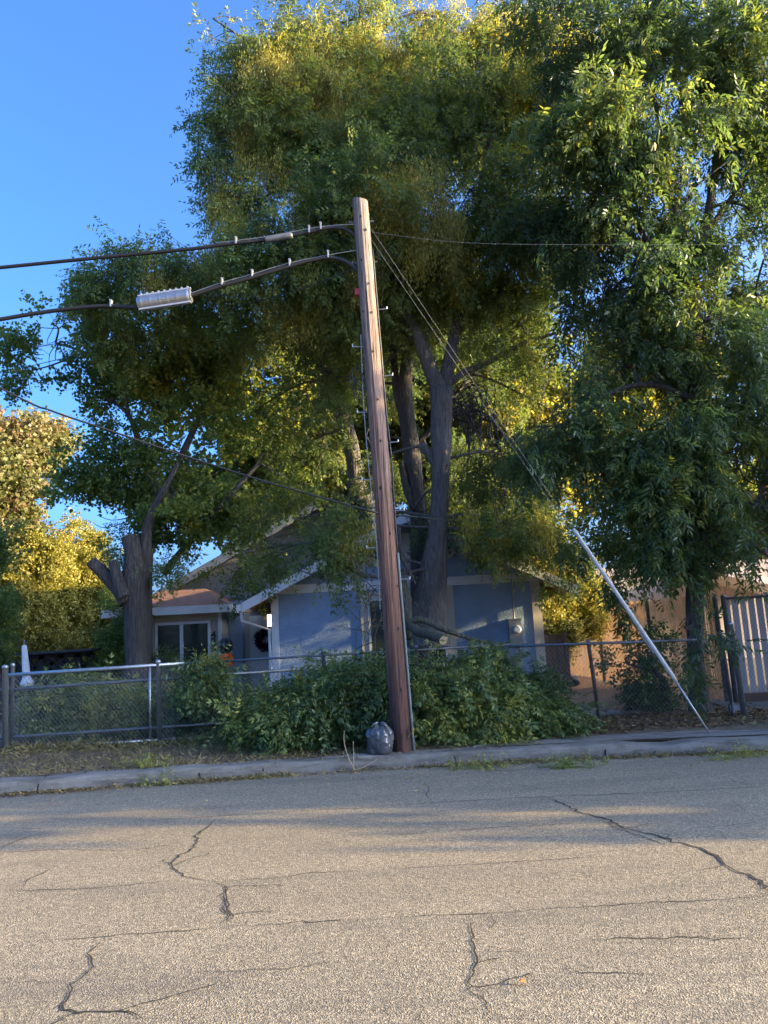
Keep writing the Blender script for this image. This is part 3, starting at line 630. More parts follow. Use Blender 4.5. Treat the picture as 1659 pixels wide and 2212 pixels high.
# ------------------------------------------------------------------ slatted privacy fence and gate
def slats(parent, p0, p1, zb0, zb1, zt0, zt1, wd=.062, pitch=.086, top=True, name='privacy_slats', mm='slat'):
    d = p1-p0; L = np.linalg.norm(d[:2]); n = int(L/pitch); mb = MB(); u = nrm(V(d[0], d[1], 0)); nn = V(-u[1], u[0], 0)
    for i in range(n):
        t = (i+.5)/n; c = p0+d*t; zb = zb0*(1-t)+zb1*t; zt = zt0*(1-t)+zt1*t+rng.normal(0, .012); tw = rng.normal(0, .10)
        e = u*wd/2+nn*tw*wd/2; a, b = c-e, c+e
        mb.add([V(a[0], a[1], zb), V(b[0], b[1], zb), V(b[0], b[1], zt-.02), V((a[0]+b[0])/2, (a[1]+b[1])/2, zt), V(a[0], a[1], zt-.02)]+[V(a[0], a[1], zb)+nn*.004, V(b[0], b[1], zb)+nn*.004, V(b[0], b[1], zt-.02)+nn*.004, V((a[0]+b[0])/2, (a[1]+b[1])/2, zt)+nn*.004, V(a[0], a[1], zt-.02)+nn*.004],
               [(0, 1, 2, 3, 4), (9, 8, 7, 6, 5), (1, 6, 7, 2), (0, 4, 9, 5), (2, 7, 8, 3), (3, 8, 9, 4)])
    return mb.build(name, MT[mm], parent)
def slatwire(p0, p1, z0, z1):
    q = weave(0, np.linalg.norm((p1-p0)[:2]), z0, z1, 0, .06); u = nrm((p1-p0)*V(1, 1, 0)); nn = V(-u[1], u[0], 0)
    return p0*V(1, 1, 0)+q[..., :1]*u+q[..., 1:2]*nn+V(0, 0, 1)*q[..., 2:]+nn*.02
FN = V(5.55, 13.1, 0); FF = V(4.95, 22.8, 0)
sf = empty('slatted_fence', FN, 'tan slatted chain link fence running back along the right boundary', 'fence')
slats(sf, FN, FF, .28, .38, 2.06, 2.3); rawmesh('wire_mesh', slatwire(FN, FF, .3, 2.08), 4, MT['dsteel'], sf)
for t in (0, .3, .62, .98):
    p = FN+(FF-FN)*t; post(sf, p[0]-.05, p[1], .2, 2.0+.2*t, .035, 0, 'post', 'dsteel')
sg = empty('slatted_gate', (5.7, 13.1, .3), 'greyish pink slatted double gate facing the street at the right edge', 'gate')
G0, G1 = V(5.62, 13.1, 0), V(10.5, 12.9, 0)
slats(sg, G0, G1, .42, .42, 2.02, 2.05, .10, .135, mm='gate_slat'); rawmesh('wire_mesh', slatwire(G0, G1, .42, 1.98)-V(0, .05, 0), 4, MT['dsteel'], sg)
for x in (5.6, 8.1): post(sg, x, 13.0, .25, 2.0, .038, 0, 'post', 'dsteel')
m = MB(); m.box((5.62, 12.98, .26), (10.5, 13.08, .42)); m.build('bottom_board', MT['brown'], sg)
rail(sg, (5.6, 13.02, 1.98), (10.5, 12.83, 2.0), .02, 'top_rail', 'dsteel')

# ------------------------------------------------------------------ the house
HY = 16.0; XA = .43
def house():
    h = empty('house', (0, HY, .25), 'blue stucco bungalow with white trimmed front gable behind the trees', 'house')
    def pt(x, y, Y=HY): return at(x, y, Y)
    eL = pt(524, 1312, 15.45); zE = eL[2]; ap = 4.02; sl_ = (ap-zE)/(XA-eL[0]); xR = 2*XA-eL[0]
    wl, wr = pt(590, 1400)[0], 3.12
    zr = lambda x: zE+sl_*((x-eL[0]) if x < XA else (xR-x))
    m = MB(); m.prism([(wl, .1), (wr, .1), (wr, zr(wr)-.02), (XA, ap-.02), (wl, zr(wl)-.02)], HY, 25); m.build('wall', MT['blue'], h)
    m = MB(); t = .10                                       # roof slabs
    m.prism([(eL[0], zE), (XA, ap), (XA, ap+t), (eL[0]-.03, zE+t)], 15.5, 25.3); m.prism([(XA, ap), (xR, zE), (xR+.03, zE+t), (XA, ap+t)], 15.5, 25.3); rf = m.build('roof', MT['shingle'], h)
    m = MB()                                                # white barge boards
    m.prism([(eL[0]-.02, zE-.10), (XA, ap-.10), (XA, ap+.09), (eL[0]-.02, zE+.09)], 15.45, 15.497); m.prism([(XA, ap-.10), (xR+.02, zE-.10), (xR+.02, zE+.09), (XA, ap+.09)], 15.45, 15.497); m.build('barge_board', MT['white'], h)
    m = MB(); m.box((eL[0]-.13, 15.46, zE-.07), (eL[0]-.035, 25.2, zE+.06)); gu = m.build('gutter', MT['white'], h)
    m = MB(); m.tube([(eL[0]-.06, 15.6, zE-.06), (eL[0]-.06, 15.62, zE-.26), (wl-.06, 15.95, zE-.46), (wl-.05, 15.95, .3)], .03, 8); m.build('downpipe', MT['white'], gu)
    zb = pt(690, 1270)[2]
    def board(x0, x1, z0, z1, y0=HY-.035, mm='cream', nm='trim'):
        b = MB(); b.box((x0, y0, z0), (x1, HY-.002, z1)); return b.build(nm, MT[mm], h)
    board(wl-.02, wr, zb-.09, zb+.09, mm='white', nm='band_board'); board(wl-.02, pt(604, 1400)[0], .2, zb-.092, HY-.03, 'white', 'corner_board')
    board(wr-.17, wr+.02, .2, zb-.092, HY-.03, 'cream', 'corner_board')
    xa, xb = pt(779.6, 1330)[0], pt(794, 1330)[0]; xc, xd = pt(964, 1330)[0], pt(982, 1330)[0]
    z1 = zb-.28; z0 = .75
    board(xa, xb, .3, zb-.092); board(xc, xd, .3, zb-.092); board(xb+.002, xc-.002, z1, z1+.13, HY-.033)
    m = MB(); f_ = .05
    for a, b in (((xb+.01, z0), (xb+.01+f_, z1-.004)), ((xc-.01-f_, z0), (xc-.01, z1-.004)), ((xb+.012+f_, z1-f_), (xc-.012-f_, z1-.004)), ((xb+.012+f_, z0), (xc-.012-f_, z0+f_)), (((xb+xc)/2-.025, z0+f_+.002), ((xb+xc)/2+.025, z1-f_-.002))):
        m.box((a[0], HY-.05, a[1]), (b[0], HY-.003, b[1]))
    wn = m.build('window', MT['white'], h); m = MB(); m.box((xb+.06, HY-.018, z0+.05), (xc-.06, HY-.006, z1-.05)); m.build('pane', MT['glass'], wn)
    # gable truss
    board(XA-.07, XA+.07, zb+.095, ap-.25, HY-.03, 'cream', 'king_post')
    for s in (-1, 1):
        b = MB(); p = V(XA+s*.08, HY-.02, zb+.16); q = V(XA+s*1.0, HY-.02, zb+.62); b.bar(p, q, .036, .15, (0, 0, 1)); b.build('truss_brace', MT['cream'], h)
    # porch soffit: the rear main gable, grey stucco
    Yg = 20.0; a = pt(366, 1281, Yg); b = pt(583, 1157, Yg); s2 = (b[2]-a[2])/(b[0]-a[0]); xm = -1.7; zm = a[2]+s2*(xm-a[0])
    m = MB(); m.prism([(a[0]+.3, .1), (xm+3.5, .1), (xm+3.5, zm-.03-3.5*s2), (xm, zm-.03), (a[0]+.3, a[2]+s2*.3-.03)], Yg, 27); m.build('wall', MT['blue2'], h)
    m = MB(); m.prism([(a[0]-.2, a[2]-.2*s2), (xm, zm), (xm, zm+.12), (a[0]-.2, a[2]-.2*s2+.12)], Yg-.5, 27.4); m.prism([(xm, zm), (xm+6, zm-6*s2), (xm+6, zm-6*s2+.12), (xm, zm+.12)], Yg-.5, 27.4); m.build('roof', MT['shingle'], h)
    m = MB(); m.prism([(a[0]-.2, a[2]-.2*s2-.12), (xm, zm-.12), (xm, zm+.10), (a[0]-.2, a[2]-.2*s2+.10)], Yg-.55, Yg-.503); m.build('barge_board', MT['cream'], h)
    # window bay on the left with its little hip roof
    Yb = 18.2; x0 = pt(240, 1400, Yb)[0]; x1 = pt(478, 1400, Yb)[0]; ev = pt(470, 1321, Yb)[2]
    m = MB(); m.box((x0, Yb, .1), (x1, 21, ev+.05)); m.build('wall', MT['beige'], h)
    e0, e1 = pt(224, 1345, Yb-.4)[0], pt(498, 1310, Yb-.4)[0]; zt = ev+.11
    m = MB(); m.add([(e0, Yb-.45, zt), (e1, Yb-.45, zt), (e1, 21, zt), (e0, 21, zt), (e0+1.0, Yb+.75, zt+.5), (e1-.85, Yb+.75, zt+.5), (e1-.85, 21, zt+.5), (e0+1.0, 21, zt+.5)], [(0, 1, 5, 4), (1, 2, 6, 5), (3, 0, 4, 7), (4, 5, 6, 7), (0, 3, 2, 1)]); m.build('roof', MT['shingle'], h)
    m = MB(); m.box((e0-.01, Yb-.5, zt-.15), (e1+.01, Yb-.452, zt+.03)); m.box((e1+.002, Yb-.45, zt-.15), (e1+.045, 20, zt+.03)); m.box((e0-.045, Yb-.45, zt-.15), (e0-.002, 20, zt+.03)); m.build('fascia', MT['white'], h)
    m = MB(); m.box((e0+.02, Yb-.45, zt-.10), (e1-.02, Yb-.004, zt-.06)); m.build('soffit', MT['cream'], h)
    wx0, wx1, wz1 = pt(336, 1350, Yb)[0], pt(455, 1345, Yb)[0], pt(400, 1343, Yb)[2]; wz0 = .55; xm_ = pt(393, 1360, Yb)[0]
    m = MB()
    for p, q in (((wx0, wz0), (wx0+.06, wz1)), ((wx1-.06, wz0), (wx1, wz1)), ((wx0+.062, wz1-.06), (wx1-.062, wz1)), ((wx0+.062, wz0), (wx1-.062, wz0+.06)), ((xm_-.04, wz0+.062), (xm_+.04, wz1-.062))): m.box((p[0], Yb-.05, p[1]), (q[0], Yb-.003, q[1]))
    wn = m.build('window', MT['white'], h); m = MB(); m.box((wx0+.06, Yb-.02, wz0+.06), (wx1-.06, Yb-.006, wz1-.06)); m.build('pane', MT['glass'], wn)
    m = MB(); m.box((x1-.06, Yb-.03, .2), (x1+.02, Yb-.002, zt-.105)); m.build('corner_board', MT['white'], h)
    for k, (ch, py) in enumerate((('4', 1372), ('2', 1387), ('3', 1401))):
        cu = bpy.data.curves.new('house_number', 'FONT'); cu.body = ch; cu.size = .24; cu.extrude = .008; cu.align_x = 'CENTER'; cu.align_y = 'CENTER'; cu.offset = .006
        tmp = bpy.data.objects.new('tmp', cu); COL.objects.link(tmp); bpy.context.view_layer.update()
        me = bpy.data.meshes.new_from_object(tmp.evaluated_get(bpy.context.evaluated_depsgraph_get())); bpy.data.objects.remove(tmp)
        me.name = 'house_number'; me.transform(Matrix.Translation(Vector(pt(461.5, py, Yb-.02)-ORG[h.name])) @ Matrix.Rotation(R(90), 4, 'X')); me.materials.clear()
        link('house_number', me, MT['number'], h)
    # porch: blue side wall, door
    xp = pt(524, 1400, 19)[0]
    m = MB(); m.box((x1+.022, 19.0, .1), (xp, 19.9, 2.72)); m.build('wall', MT['blue'], h)
    dx0, dx1 = pt(540, 1400, 19.4)[0], pt(600, 1400, 19.4)[0]
    m = MB(); m.box((xp+.01, 19.45, .1), (wl+.4, 19.9, 3.0)); m.build('wall', MT['blue2'], h)
    m = MB(); m.box((dx0, 19.38, .3), (dx1+.1, 19.445, 2.35)); d_ = m.build('door', MT['white'], h)
    m = MB(); m.box((dx0-.16, 19.36, .3), (dx0-.004, 19.44, 2.45)); m.build('door_jamb', MT['cream'], h)
    m = MB(); q = pt(598, 1339, 15.9); m.box((wl-.10, 15.98, q[2]-.12), (wl-.022, 16.06, q[2]+.12)); m.build('glow_box', MT['glow'], h)  # small warm glowing box beside the corner board
    m = MB(); m.box((wl+.001, 25, .1), (wr, 25.2, 2.6)); m.build('wall', MT['blue2'], h)
    return dict(wr=wr, zb=zb, Yb=Yb)
HS = house()
c = at(574, 1381, 19.3); mb = MB()
root = empty('wreath', c, 'dark leafy wreath hanging on the white front door', 'wreath'); N = 700
th = rng.uniform(0, 6.28, N); rr = .19+rng.normal(0, .04, N); P = np.stack([c[0]+rr*np.cos(th), c[1]+rng.normal(-.03, .03, N), c[2]+rr*np.sin(th)], 1)
v, t = place([pinnate(1, .06, .03, .03, .1, 3)], P, rng.normal(size=(N, 3)), rng.normal(size=(N, 3)), np.ones(N), rng.uniform(0, .5, N)); rawmesh('leaves', v, 4, LM['plum'], root, t)
m = MB(); m.tube([c+V(.19*math.cos(a), 0, .19*math.sin(a)) for a in np.linspace(0, 6.283, 25)], .03, 6); m.build('ring', MT['dark'], root)
c = at(487, 1395, 16.8); root = empty('garden_ornament', c-V(0, 0, 1.0), 'black ribbed globe on an orange stand by the house number', 'ornament')
m = MB()
for k in range(13):
    zz = -.17+.34*k/12; m.v and None
pts = [c+V(0, 0, .17*math.sin(a)) for a in np.linspace(-1.5, 1.5, 13)]; m.tube(pts, [max(.01, .16*math.cos(a)) for a in np.linspace(-1.5, 1.5, 13)], 20)
m.build('globe', MT['black'], root, smooth=True)
for k in range(8):
    a = k*math.pi/4; m = MB(); m.tube([c+V(.165*math.cos(t)*math.cos(a), .165*math.cos(t)*math.sin(a), .175*math.sin(t)) for t in np.linspace(-1.5, 1.5, 9)], .008, 5); m.build('rib', MT['dsteel'], root)
m = MB(); m.tube([c+V(0, 0, -.42), c+V(.02, 0, -.3), c+V(0, 0, -.17)], [.17, .17, .14], 12, .15); m.build('stand', MT['orange'], root); m = MB(); m.tube([c+V(0, 0, -1.1), c+V(0, 0, -.42)], .03, 8); m.build('stake', MT['dark'], root)
c = at(1114, 1366, HY-.12); root = empty('electricity_meter', (c[0], HY, c[2]), 'grey electricity meter box with round dial on the blue wall', 'meter')
m = MB(); m.box((c[0]-.13, HY-.14, c[2]-.30), (c[0]+.13, HY-.004, c[2]+.26)); m.box((c[0]-.14, HY-.16, c[2]+.262), (c[0]+.14, HY-.003, c[2]+.28)); m.build('box', MT['grey'], root)
m = MB(); m.tube([c+V(.02, -.02, .06), c+V(.02, -.09, .06), c+V(.02, -.12, .06)], [.085, .085, .06], 16); m.build('dial', MT['white'], root)
m = MB(); m.tube([c+V(.06, .05, -.3), c+V(.06, .05, -1.2)], .025, 8); m.build('conduit', MT['grey'], root); m = MB(); m.tube([c+V(0, .05, .28), c+V(0, .05, 1.1)], .02, 8); m.build('conduit', MT['grey'], root)
c = at(1186, 1452, 16.4); root = empty('side_gate', (c[0], 16.4, .3), 'dark brown board gate closing the gap beside the blue house', 'gate')
m = MB()
for k in range(5): m.box((c[0]-.34+k*.137, 16.35, .3), (c[0]-.34+k*.137+.13, 16.40, 1.52))
m.build('boards', MT['brown'], root); m = MB(); m.box((c[0]-.42, 16.33, .25), (c[0]-.35, 16.42, 1.62)); m.build('post', MT['cream'], root); m = MB(); m.box((c[0]+.36, 16.33, .25), (c[0]+.43, 16.42, 1.56)); m.build('post', MT['brown'], root)
c = gr(1225, 1482, .42); m = MB(); m.tube([c+V(-.25, 0, .0), c+V(-.22, 0, .06), c+V(0, 0, .11), c+V(.2, .02, .09), c+V(.26, .02, .02)], [.06, .11, .13, .11, .05], 10, .2); tag(m.build('black_sack', MT['black'], None, c, True), 'small black sack lying on the mulch by the side gate', 'sack')

# ------------------------------------------------------------------ far left yard, shed on the right
def pergola():
    Y = 17.2; root = empty('pergola', at(140, 1480, Y), 'low dark timber pergola with braced posts in the left yard', 'pergola')
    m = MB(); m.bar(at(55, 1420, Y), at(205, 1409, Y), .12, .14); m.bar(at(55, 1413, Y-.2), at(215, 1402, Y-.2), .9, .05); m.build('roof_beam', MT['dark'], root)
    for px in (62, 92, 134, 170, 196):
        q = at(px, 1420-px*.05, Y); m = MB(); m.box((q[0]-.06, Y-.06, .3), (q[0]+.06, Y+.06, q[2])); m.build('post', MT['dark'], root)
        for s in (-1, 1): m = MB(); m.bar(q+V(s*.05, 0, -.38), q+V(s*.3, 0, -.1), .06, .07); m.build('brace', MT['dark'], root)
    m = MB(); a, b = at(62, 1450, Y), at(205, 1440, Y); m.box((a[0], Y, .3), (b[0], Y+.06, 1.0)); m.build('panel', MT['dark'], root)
pergola()
Y = 16.4; a = at(52, 1393, Y); b = at(59, 1482, Y); root = empty('patio_umbrella', V(b[0], Y, .3), 'closed white patio umbrella standing in the dark left yard', 'umbrella')
m = MB(); pts = [a+(b-a)*t for t in (0, .03, .1, .35, .6, .8, .93, 1)]; m.tube(pts, [.02, .05, .055, .065, .075, .08, .14, .12], 12, .06); m.build('canopy', MT['canvas'], root)
m = MB(); m.tube([V(b[0], Y, .2), a+V(0, 0, .1)], .022, 8); m.build('pole', MT['dsteel'], root)
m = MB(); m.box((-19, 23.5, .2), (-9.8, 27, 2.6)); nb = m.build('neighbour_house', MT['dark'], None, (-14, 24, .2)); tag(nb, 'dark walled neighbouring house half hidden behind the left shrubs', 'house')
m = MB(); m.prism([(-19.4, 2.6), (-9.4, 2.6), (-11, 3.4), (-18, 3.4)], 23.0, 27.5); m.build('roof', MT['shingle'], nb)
for i, (px, py) in enumerate(((193, 1461), (197, 1460), (204, 1462), (210, 1466), (214, 1473), (217, 1487), (207, 1497), (222, 1497), (232, 1498), (243, 1497), (254, 1496), (266, 1495))):
    q = at(px, py, 17.2); m = MB(); m.tube([q+V(-.06, 0, 0), q+V(-.04, 0, 0), q+V(.04, 0, 0), q+V(.06, 0, 0)], [.03, .05, .05, .03], 7, .3)
    tag(m.build('edging_stone', MT['cream'], None, q), 'pale edging stone in the curved garden border beyond the gate', 'stone', 'pale edging stones in the left yard')
sh = empty('shed', (8.5, 26, .3), 'pinkish board shed with a pale metal roof behind the slatted fence', 'shed')
m = MB()
for k in range(26): m.box((5.3+k*.3, 26, .2), (5.3+k*.3+.285, 26.06, 3.6)); 
m.build('wall', MT['shed'], sh); m = MB(); m.box((5.3, 26.07, .2), (13, 30, 3.5)); m.build('wall', MT['shed'], sh)
q0, q1 = at(1500, 1236, 24.5), at(1625, 1262, 24.5); m = MB(); m.bar(q0, q1+(q1-q0)*.6, 3.0, .08, (0, 0, 1)); m.bar(q0+V(.3, -1.5, -.18), q1+(q1-q0)*.6+V(.3, -1.5, -.18), .06, .12); m.build('roof', MT['metalroof'], sh)

# ------------------------------------------------------------------ trees
# the big ash in front of the house
B_ = blob
ash = [B_(620,230,14.6,150,100), B_(700,115,15,160,85), B_(590,300,14.2,95,70), B_(870,140,15.2,140,110), B_(1000,240,15.2,150,120,1,tint=.12), B_(1075,70,16.2,130,90,1.1,tint=.5), B_(1160,170,16.2,90,120,.9,tint=.55),  # raised tints paint sunlit yellow into the upper right clumps
       B_(770,330,14.2,150,95), B_(580,420,14.2,110,60), B_(650,490,13.6,180,85), B_(860,440,13.4,170,100,1.1), B_(1010,420,13.8,140,110,1.1), B_(720,590,13.5,170,75), B_(560,600,13.8,120,70),
       B_(420,570,13.9,110,50,.8), B_(310,610,14.1,110,60,.8), B_(230,650,14.4,70,55,.7), B_(910,590,14.2,140,75), B_(1060,570,14.0,160,85), B_(640,700,14.4,150,70,.8), B_(480,690,14.6,120,70,.8), B_(340,720,14.8,110,60,.7),
       B_(1120,690,14.2,120,75,.8), B_(800,700,15.2,110,70,.6), B_(890,1105,15.0,60,42,.8), B_(1180,880,15,75,110,.55), B_(1130,1010,14.8,110,90,.6), B_(1080,1130,14.2,130,60,.9), B_(1150,1170,14.4,90,60,.8), B_(1200,1195,14.8,60,55,.9), B_(700,1175,13.6,115,48,.9), B_(770,1120,14,80,55,.8), B_(640,1120,15.3,80,55,.7), B_(520,1225,16.5,38,45,.5), B_(560,1185,16.2,45,40,.5),
       B_(460,40,14.4,55,50,.6), B_(510,120,14.3,45,60,.5), B_(480,290,14.2,40,55,.5), B_(740,50,15.2,100,30,.16), B_(950,40,15.4,80,45,.4), B_(690,400,14.5,110,60,.7), B_(1230,260,15.5,110,140,.7,tint=.5), B_(1200,440,14.6,110,110,.6,tint=.15), B_(720,830,15.5,90,90,.45), B_(800,1010,15.5,60,80,.35)]  # tinted clumps here carry the same painted sunlight
Y = 14.0
limbs = [(dl(Y, (922,1400), (924,1340), (932,1265), (946,1160), (952,1060), (955,950), (952,840)), pr(Y, 50, 42, 30, 22, 20, 21, 24)),
         (dl(Y, (950,850), (926,790), (902,725), (872,660), (850,600), (842,520)), pr(Y, 17, 15, 13.5, 12, 11, 9)),
         (dl(14.3, (842,520), (830,420), (815,330), (790,220), (770,120)), pr(14.3, 9, 8, 7, 5, 3)),
         (dl(14.1, (956,845), (972,775), (988,700), (1000,640), (1010,560), (1030,440)), pr(14.1, 15, 13, 11, 10, 9, 6)),
         (dl(14.1, (965,838), (1000,806), (1050,785), (1130,742), (1200,720)), pr(14.1, 8, 7, 6, 5, 3)),
         (dl(14.4, (845,560), (760,480), (680,430), (600,370), (585,330), (595,270)), pr(14.4, 9, 8, 7, 7, 7, 5)),
         (dl(14.4, (850,600), (740,640), (620,660), (500,650), (380,640), (260,640)), pr(14.4, 9, 8, 7, 6, 5, 3)),
         (dl(14.6, (700,300), (680,255), (655,225), (640,160)), pr(14.6, 7, 6, 5, 3)),
         (dl(15.2, (830,300), (815,240), (800,150), (793,80), (780,40), (778,-30)), pr(15.2, 7, 6, 5.5, 5, 5, 4)),
         ([at(1030,440,14.1), at(1060,300,14.8), at(1085,200,15.6), at(1100,80,16.2)], pr(14.2, 7, 5, 4, 2)),
         (dl(14.0, (948,1010), (930,985), (911,961)), pr(14, 11, 9.5, 9.5))]
seeds = [(B_(600,220,14.3,120,90), 130), (B_(700,170,14.6,110,60), 90), (B_(560,270,14,60,70), 90), (B_(690,205,14,50,35), 70), (B_(790,150,14.5,90,60), 70), (B_(830,160,14.6,40,40), 40), (B_(760,290,13.9,60,40), 60), (B_(620,400,13.8,100,50), 60), (B_(500,430,14,50,50), 50), (B_(700,500,13.3,140,60), 90), (B_(870,450,13,90,80), 130), (B_(930,520,13,70,60), 80), (B_(560,560,13.5,90,60), 60),
         (B_(720,620,13.2,130,50), 70), (B_(420,600,13.6,90,40), 40), (B_(660,680,14,90,50), 50), (B_(1000,90,15.6,90,70), 60), (B_(1080,1140,13.9,100,50), 60), (B_(760,1160,13.5,70,40), 40), (B_(1080,600,13.7,100,60), 60)]
ash = [(c, r, k*(.75 if c[0] < -2.6 and c[2] < 8.2 else 1.4 if c[2] > 6.2 else .8), t) for c, r, k, t in ash]
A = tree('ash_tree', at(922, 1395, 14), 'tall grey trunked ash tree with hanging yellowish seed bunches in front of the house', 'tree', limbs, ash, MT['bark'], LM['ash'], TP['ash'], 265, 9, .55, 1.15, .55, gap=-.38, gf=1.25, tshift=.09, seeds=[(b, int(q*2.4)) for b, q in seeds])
m = MB(); c = at(911, 961, 14.0); d = nrm(at(911, 961, 14)-at(930, 985, 14)); m.tube([c, c+d*.004], .083, 14); m.build('cut_end', MT['cut'], A)
# dead twiggy branches hanging on its right side
mb = MB()
for k in range(26):
    s = at(965+rng.uniform(-5, 10), 890+rng.uniform(-40, 20), 14.3); e = at(1010+rng.uniform(-20, 120), 980+rng.uniform(0, 130), 14.5+rng.normal(0, .3)); mid = at(1000+rng.uniform(-15, 70), 885+rng.uniform(-60, 30), 14.4)
    pth = smoothpath([s, mid, e], 7); mb.tube(pth, np.linspace(.035 if k < 5 else .014, .005, len(pth)), 5)
    for j in range(5):
        q = pth[rng.integers(4, len(pth))]; f = q+rng.normal(0, .25, 3)+V(0, 0, -.25); mb.tube([q, (q+f)/2+rng.normal(0, .04, 3), f], [.007, .005, .003], 4)
mb.build('dead_branches', MT['bark2'], A)['kind'] = 'stuff'

# second ash behind with the dark trunk
limbs = [(dl(15.3, (912,1420), (908,1200), (900,1080), (888,960), (874,850), (882,760), (900,680)), pr(15.3, 24, 20, 18, 18, 17, 13, 9)),
         (dl(15.3, (885,930), (860,860), (850,780), (845,700)), pr(15.3, 10, 9, 8, 6)), (dl(15.2, (940,1180), (905,1110), (880,1060), (868,1000)), pr(15.2, 12, 11, 9, 7)), (dl(15.4, (890,960), (930,930), (960,880)), pr(15.4, 7, 5, 4))]
bl = [B_(860,760,16.2,120,80,.6), B_(960,700,16,120,80,.6), B_(820,860,16.3,70,70,.4), B_(1060,780,16.3,90,70,.5), B_(1020,1090,15.6,80,60,.6), B_(800,960,16,60,60,.4), B_(900,600,16.5,140,80,.6), (V(2.2, 19.0, 5.2), V(1.6, .42, 1.4), 1.2)]  # last clump added to shade the rear gable wall
tree('ash_tree', at(912, 1420, 15.3), 'dark trunked ash tree standing just behind the pale grey trunk', 'tree', limbs, bl, MT['bark2'], LM['ash'], TP['ash'], 330, 8, .55, 1.05, .5, gap=-.3, gf=1.2, tshift=.1)
limbs = [(dl(16.9, (800,1420), (800,1110), (775,1060), (755,950), (728,865), (700,790), (640,700)), pr(16.9, 22, 20, 19, 18, 16, 13, 7)), (dl(16.9, (728,865), (760,800), (790,700)), pr(16.9, 9, 8, 5))]
bl = [B_(640,800,17,120,80,.6), B_(560,720,17,120,70,.6), B_(720,720,17,110,70,.5), B_(660,960,17.1,80,80,.35), B_(800,800,17,80,60,.4), B_(560,880,17.2,70,60,.3)]
tree('ash_tree', at(800, 1400, 16.9), 'leaning ash tree half hidden left of the utility pole', 'tree', limbs, bl, MT['bark'], LM['ash'], TP['ash'], 330, 8, .55, 1.15, .5, gap=-.2, gf=1.2, tshift=.1)

# the pollarded trunk and the fan leaved tree behind it
Y = 14.8
P0 = empty('pollarded_tree', at(300, 1432, Y), 'thick dark lopped trunk with sawn off stubs in the left front yard', 'tree'); m = MB()
for pts, rad in ((dl(Y, (303,1470), (300,1420), (298,1330), (290,1260), (289,1200), (279,1158)), pr(Y, 33, 26, 23, 24, 17, 18)), (dl(Y-.1, (275,1300), (255,1270), (226,1241), (197,1214)), pr(Y, 16, 14, 13, 13)), (dl(Y-.25, (270,1290), (256,1255), (244,1211)), pr(Y, 12, 11, 9)), (dl(Y+.1, (300,1290), (314,1230), (316,1150), (332,1100), (352,1062), (385,1000)), pr(Y, 15, 13, 10, 8, 7, 4))):
    P = smoothpath(pts, 6); m.tube(P, np.interp(np.linspace(0, len(rad)-1, len(P)), np.arange(len(rad)), rad), 16, .13)
m.build('trunk', MT['bark2'], P0, smooth=True)
for a, b, r_, mm in (((289,1200), (279,1158), 18, 'cut'), ((226,1241), (197,1214), 13, 'bark2'), ((256,1255), (244,1211), 9, 'cut')):
    c = at(*b, Y-(.25 if r_ == 9 else 0)); d = nrm(c-at(*a, Y-(.25 if r_ == 9 else 0))); m = MB(); m.tube([c, c+d*.006], r_*Y/F*.96, 14, .1); m.build('cut_end', MT[mm], P0)
bl = [B_(300,1240,14.9,45,40,.4), B_(360,1270,15.2,35,60,.5), B_(270,1180,15.1,50,40,.35), B_(320,1200,15.3,60,50,.5)]
P, D, Tn = shoots(bl, 330, -.2, 1.0, .4); v, t = leaves_on(P, D, Tn, TP['ash'], 7, .4, .9, .4); rawmesh('crown', v, 4, LM['ash'], P0, t)
limbs = [(dl(16.2, (320,1480), (318,1250), (338,1110), (390,990), (430,900), (470,800)), pr(16.2, 11, 10, 9, 8, 6, 4)), (dl(16.2, (352,1240), (400,1180), (485,1084), (560,1000)), pr(16.2, 8, 7, 6, 4)), (dl(16.1, (345,1100), (310,1000), (280,900), (230,860)), pr(16.1, 7, 6, 5, 3)), (dl(16.1, (280,905), (260,830), (200,770), (120,740)), pr(16.1, 5, 4, 3, 2))]
fan = [B_(345,1055,14.9,45,50,.5), B_(330,770,16,130,80,.9), B_(230,760,15.9,90,60,.7), B_(120,760,15.8,85,45,.35), B_(70,800,15.8,45,50,.25), B_(110,700,15.8,50,30,.2), B_(240,870,16,90,60,.7), B_(190,1040,15.9,70,50,.7), B_(400,880,16.3,150,90), B_(310,1010,16,110,80), B_(450,1010,16.6,100,80,.6), B_(560,980,16.8,70,60,.4), B_(380,1120,16.4,130,55), B_(520,1090,16.9,120,50,.7), B_(500,840,16.8,80,70,.5), B_(270,1120,16.1,70,50,.6), B_(640,1060,17,70,45,.4), B_(260,640,16,80,70,.5), B_(430,760,16.6,90,60,.8)]
tree('maidenhair_tree', at(345, 1470, 16.2), 'young round leaved green tree rising behind the lopped trunk', 'tree', limbs, fan, MT['bark'], LM['fan'], TP['fan'], 240, 6, .4, 1.05, .3, gap=-.05, tshift=.16, gf=1.3, rad=.025)

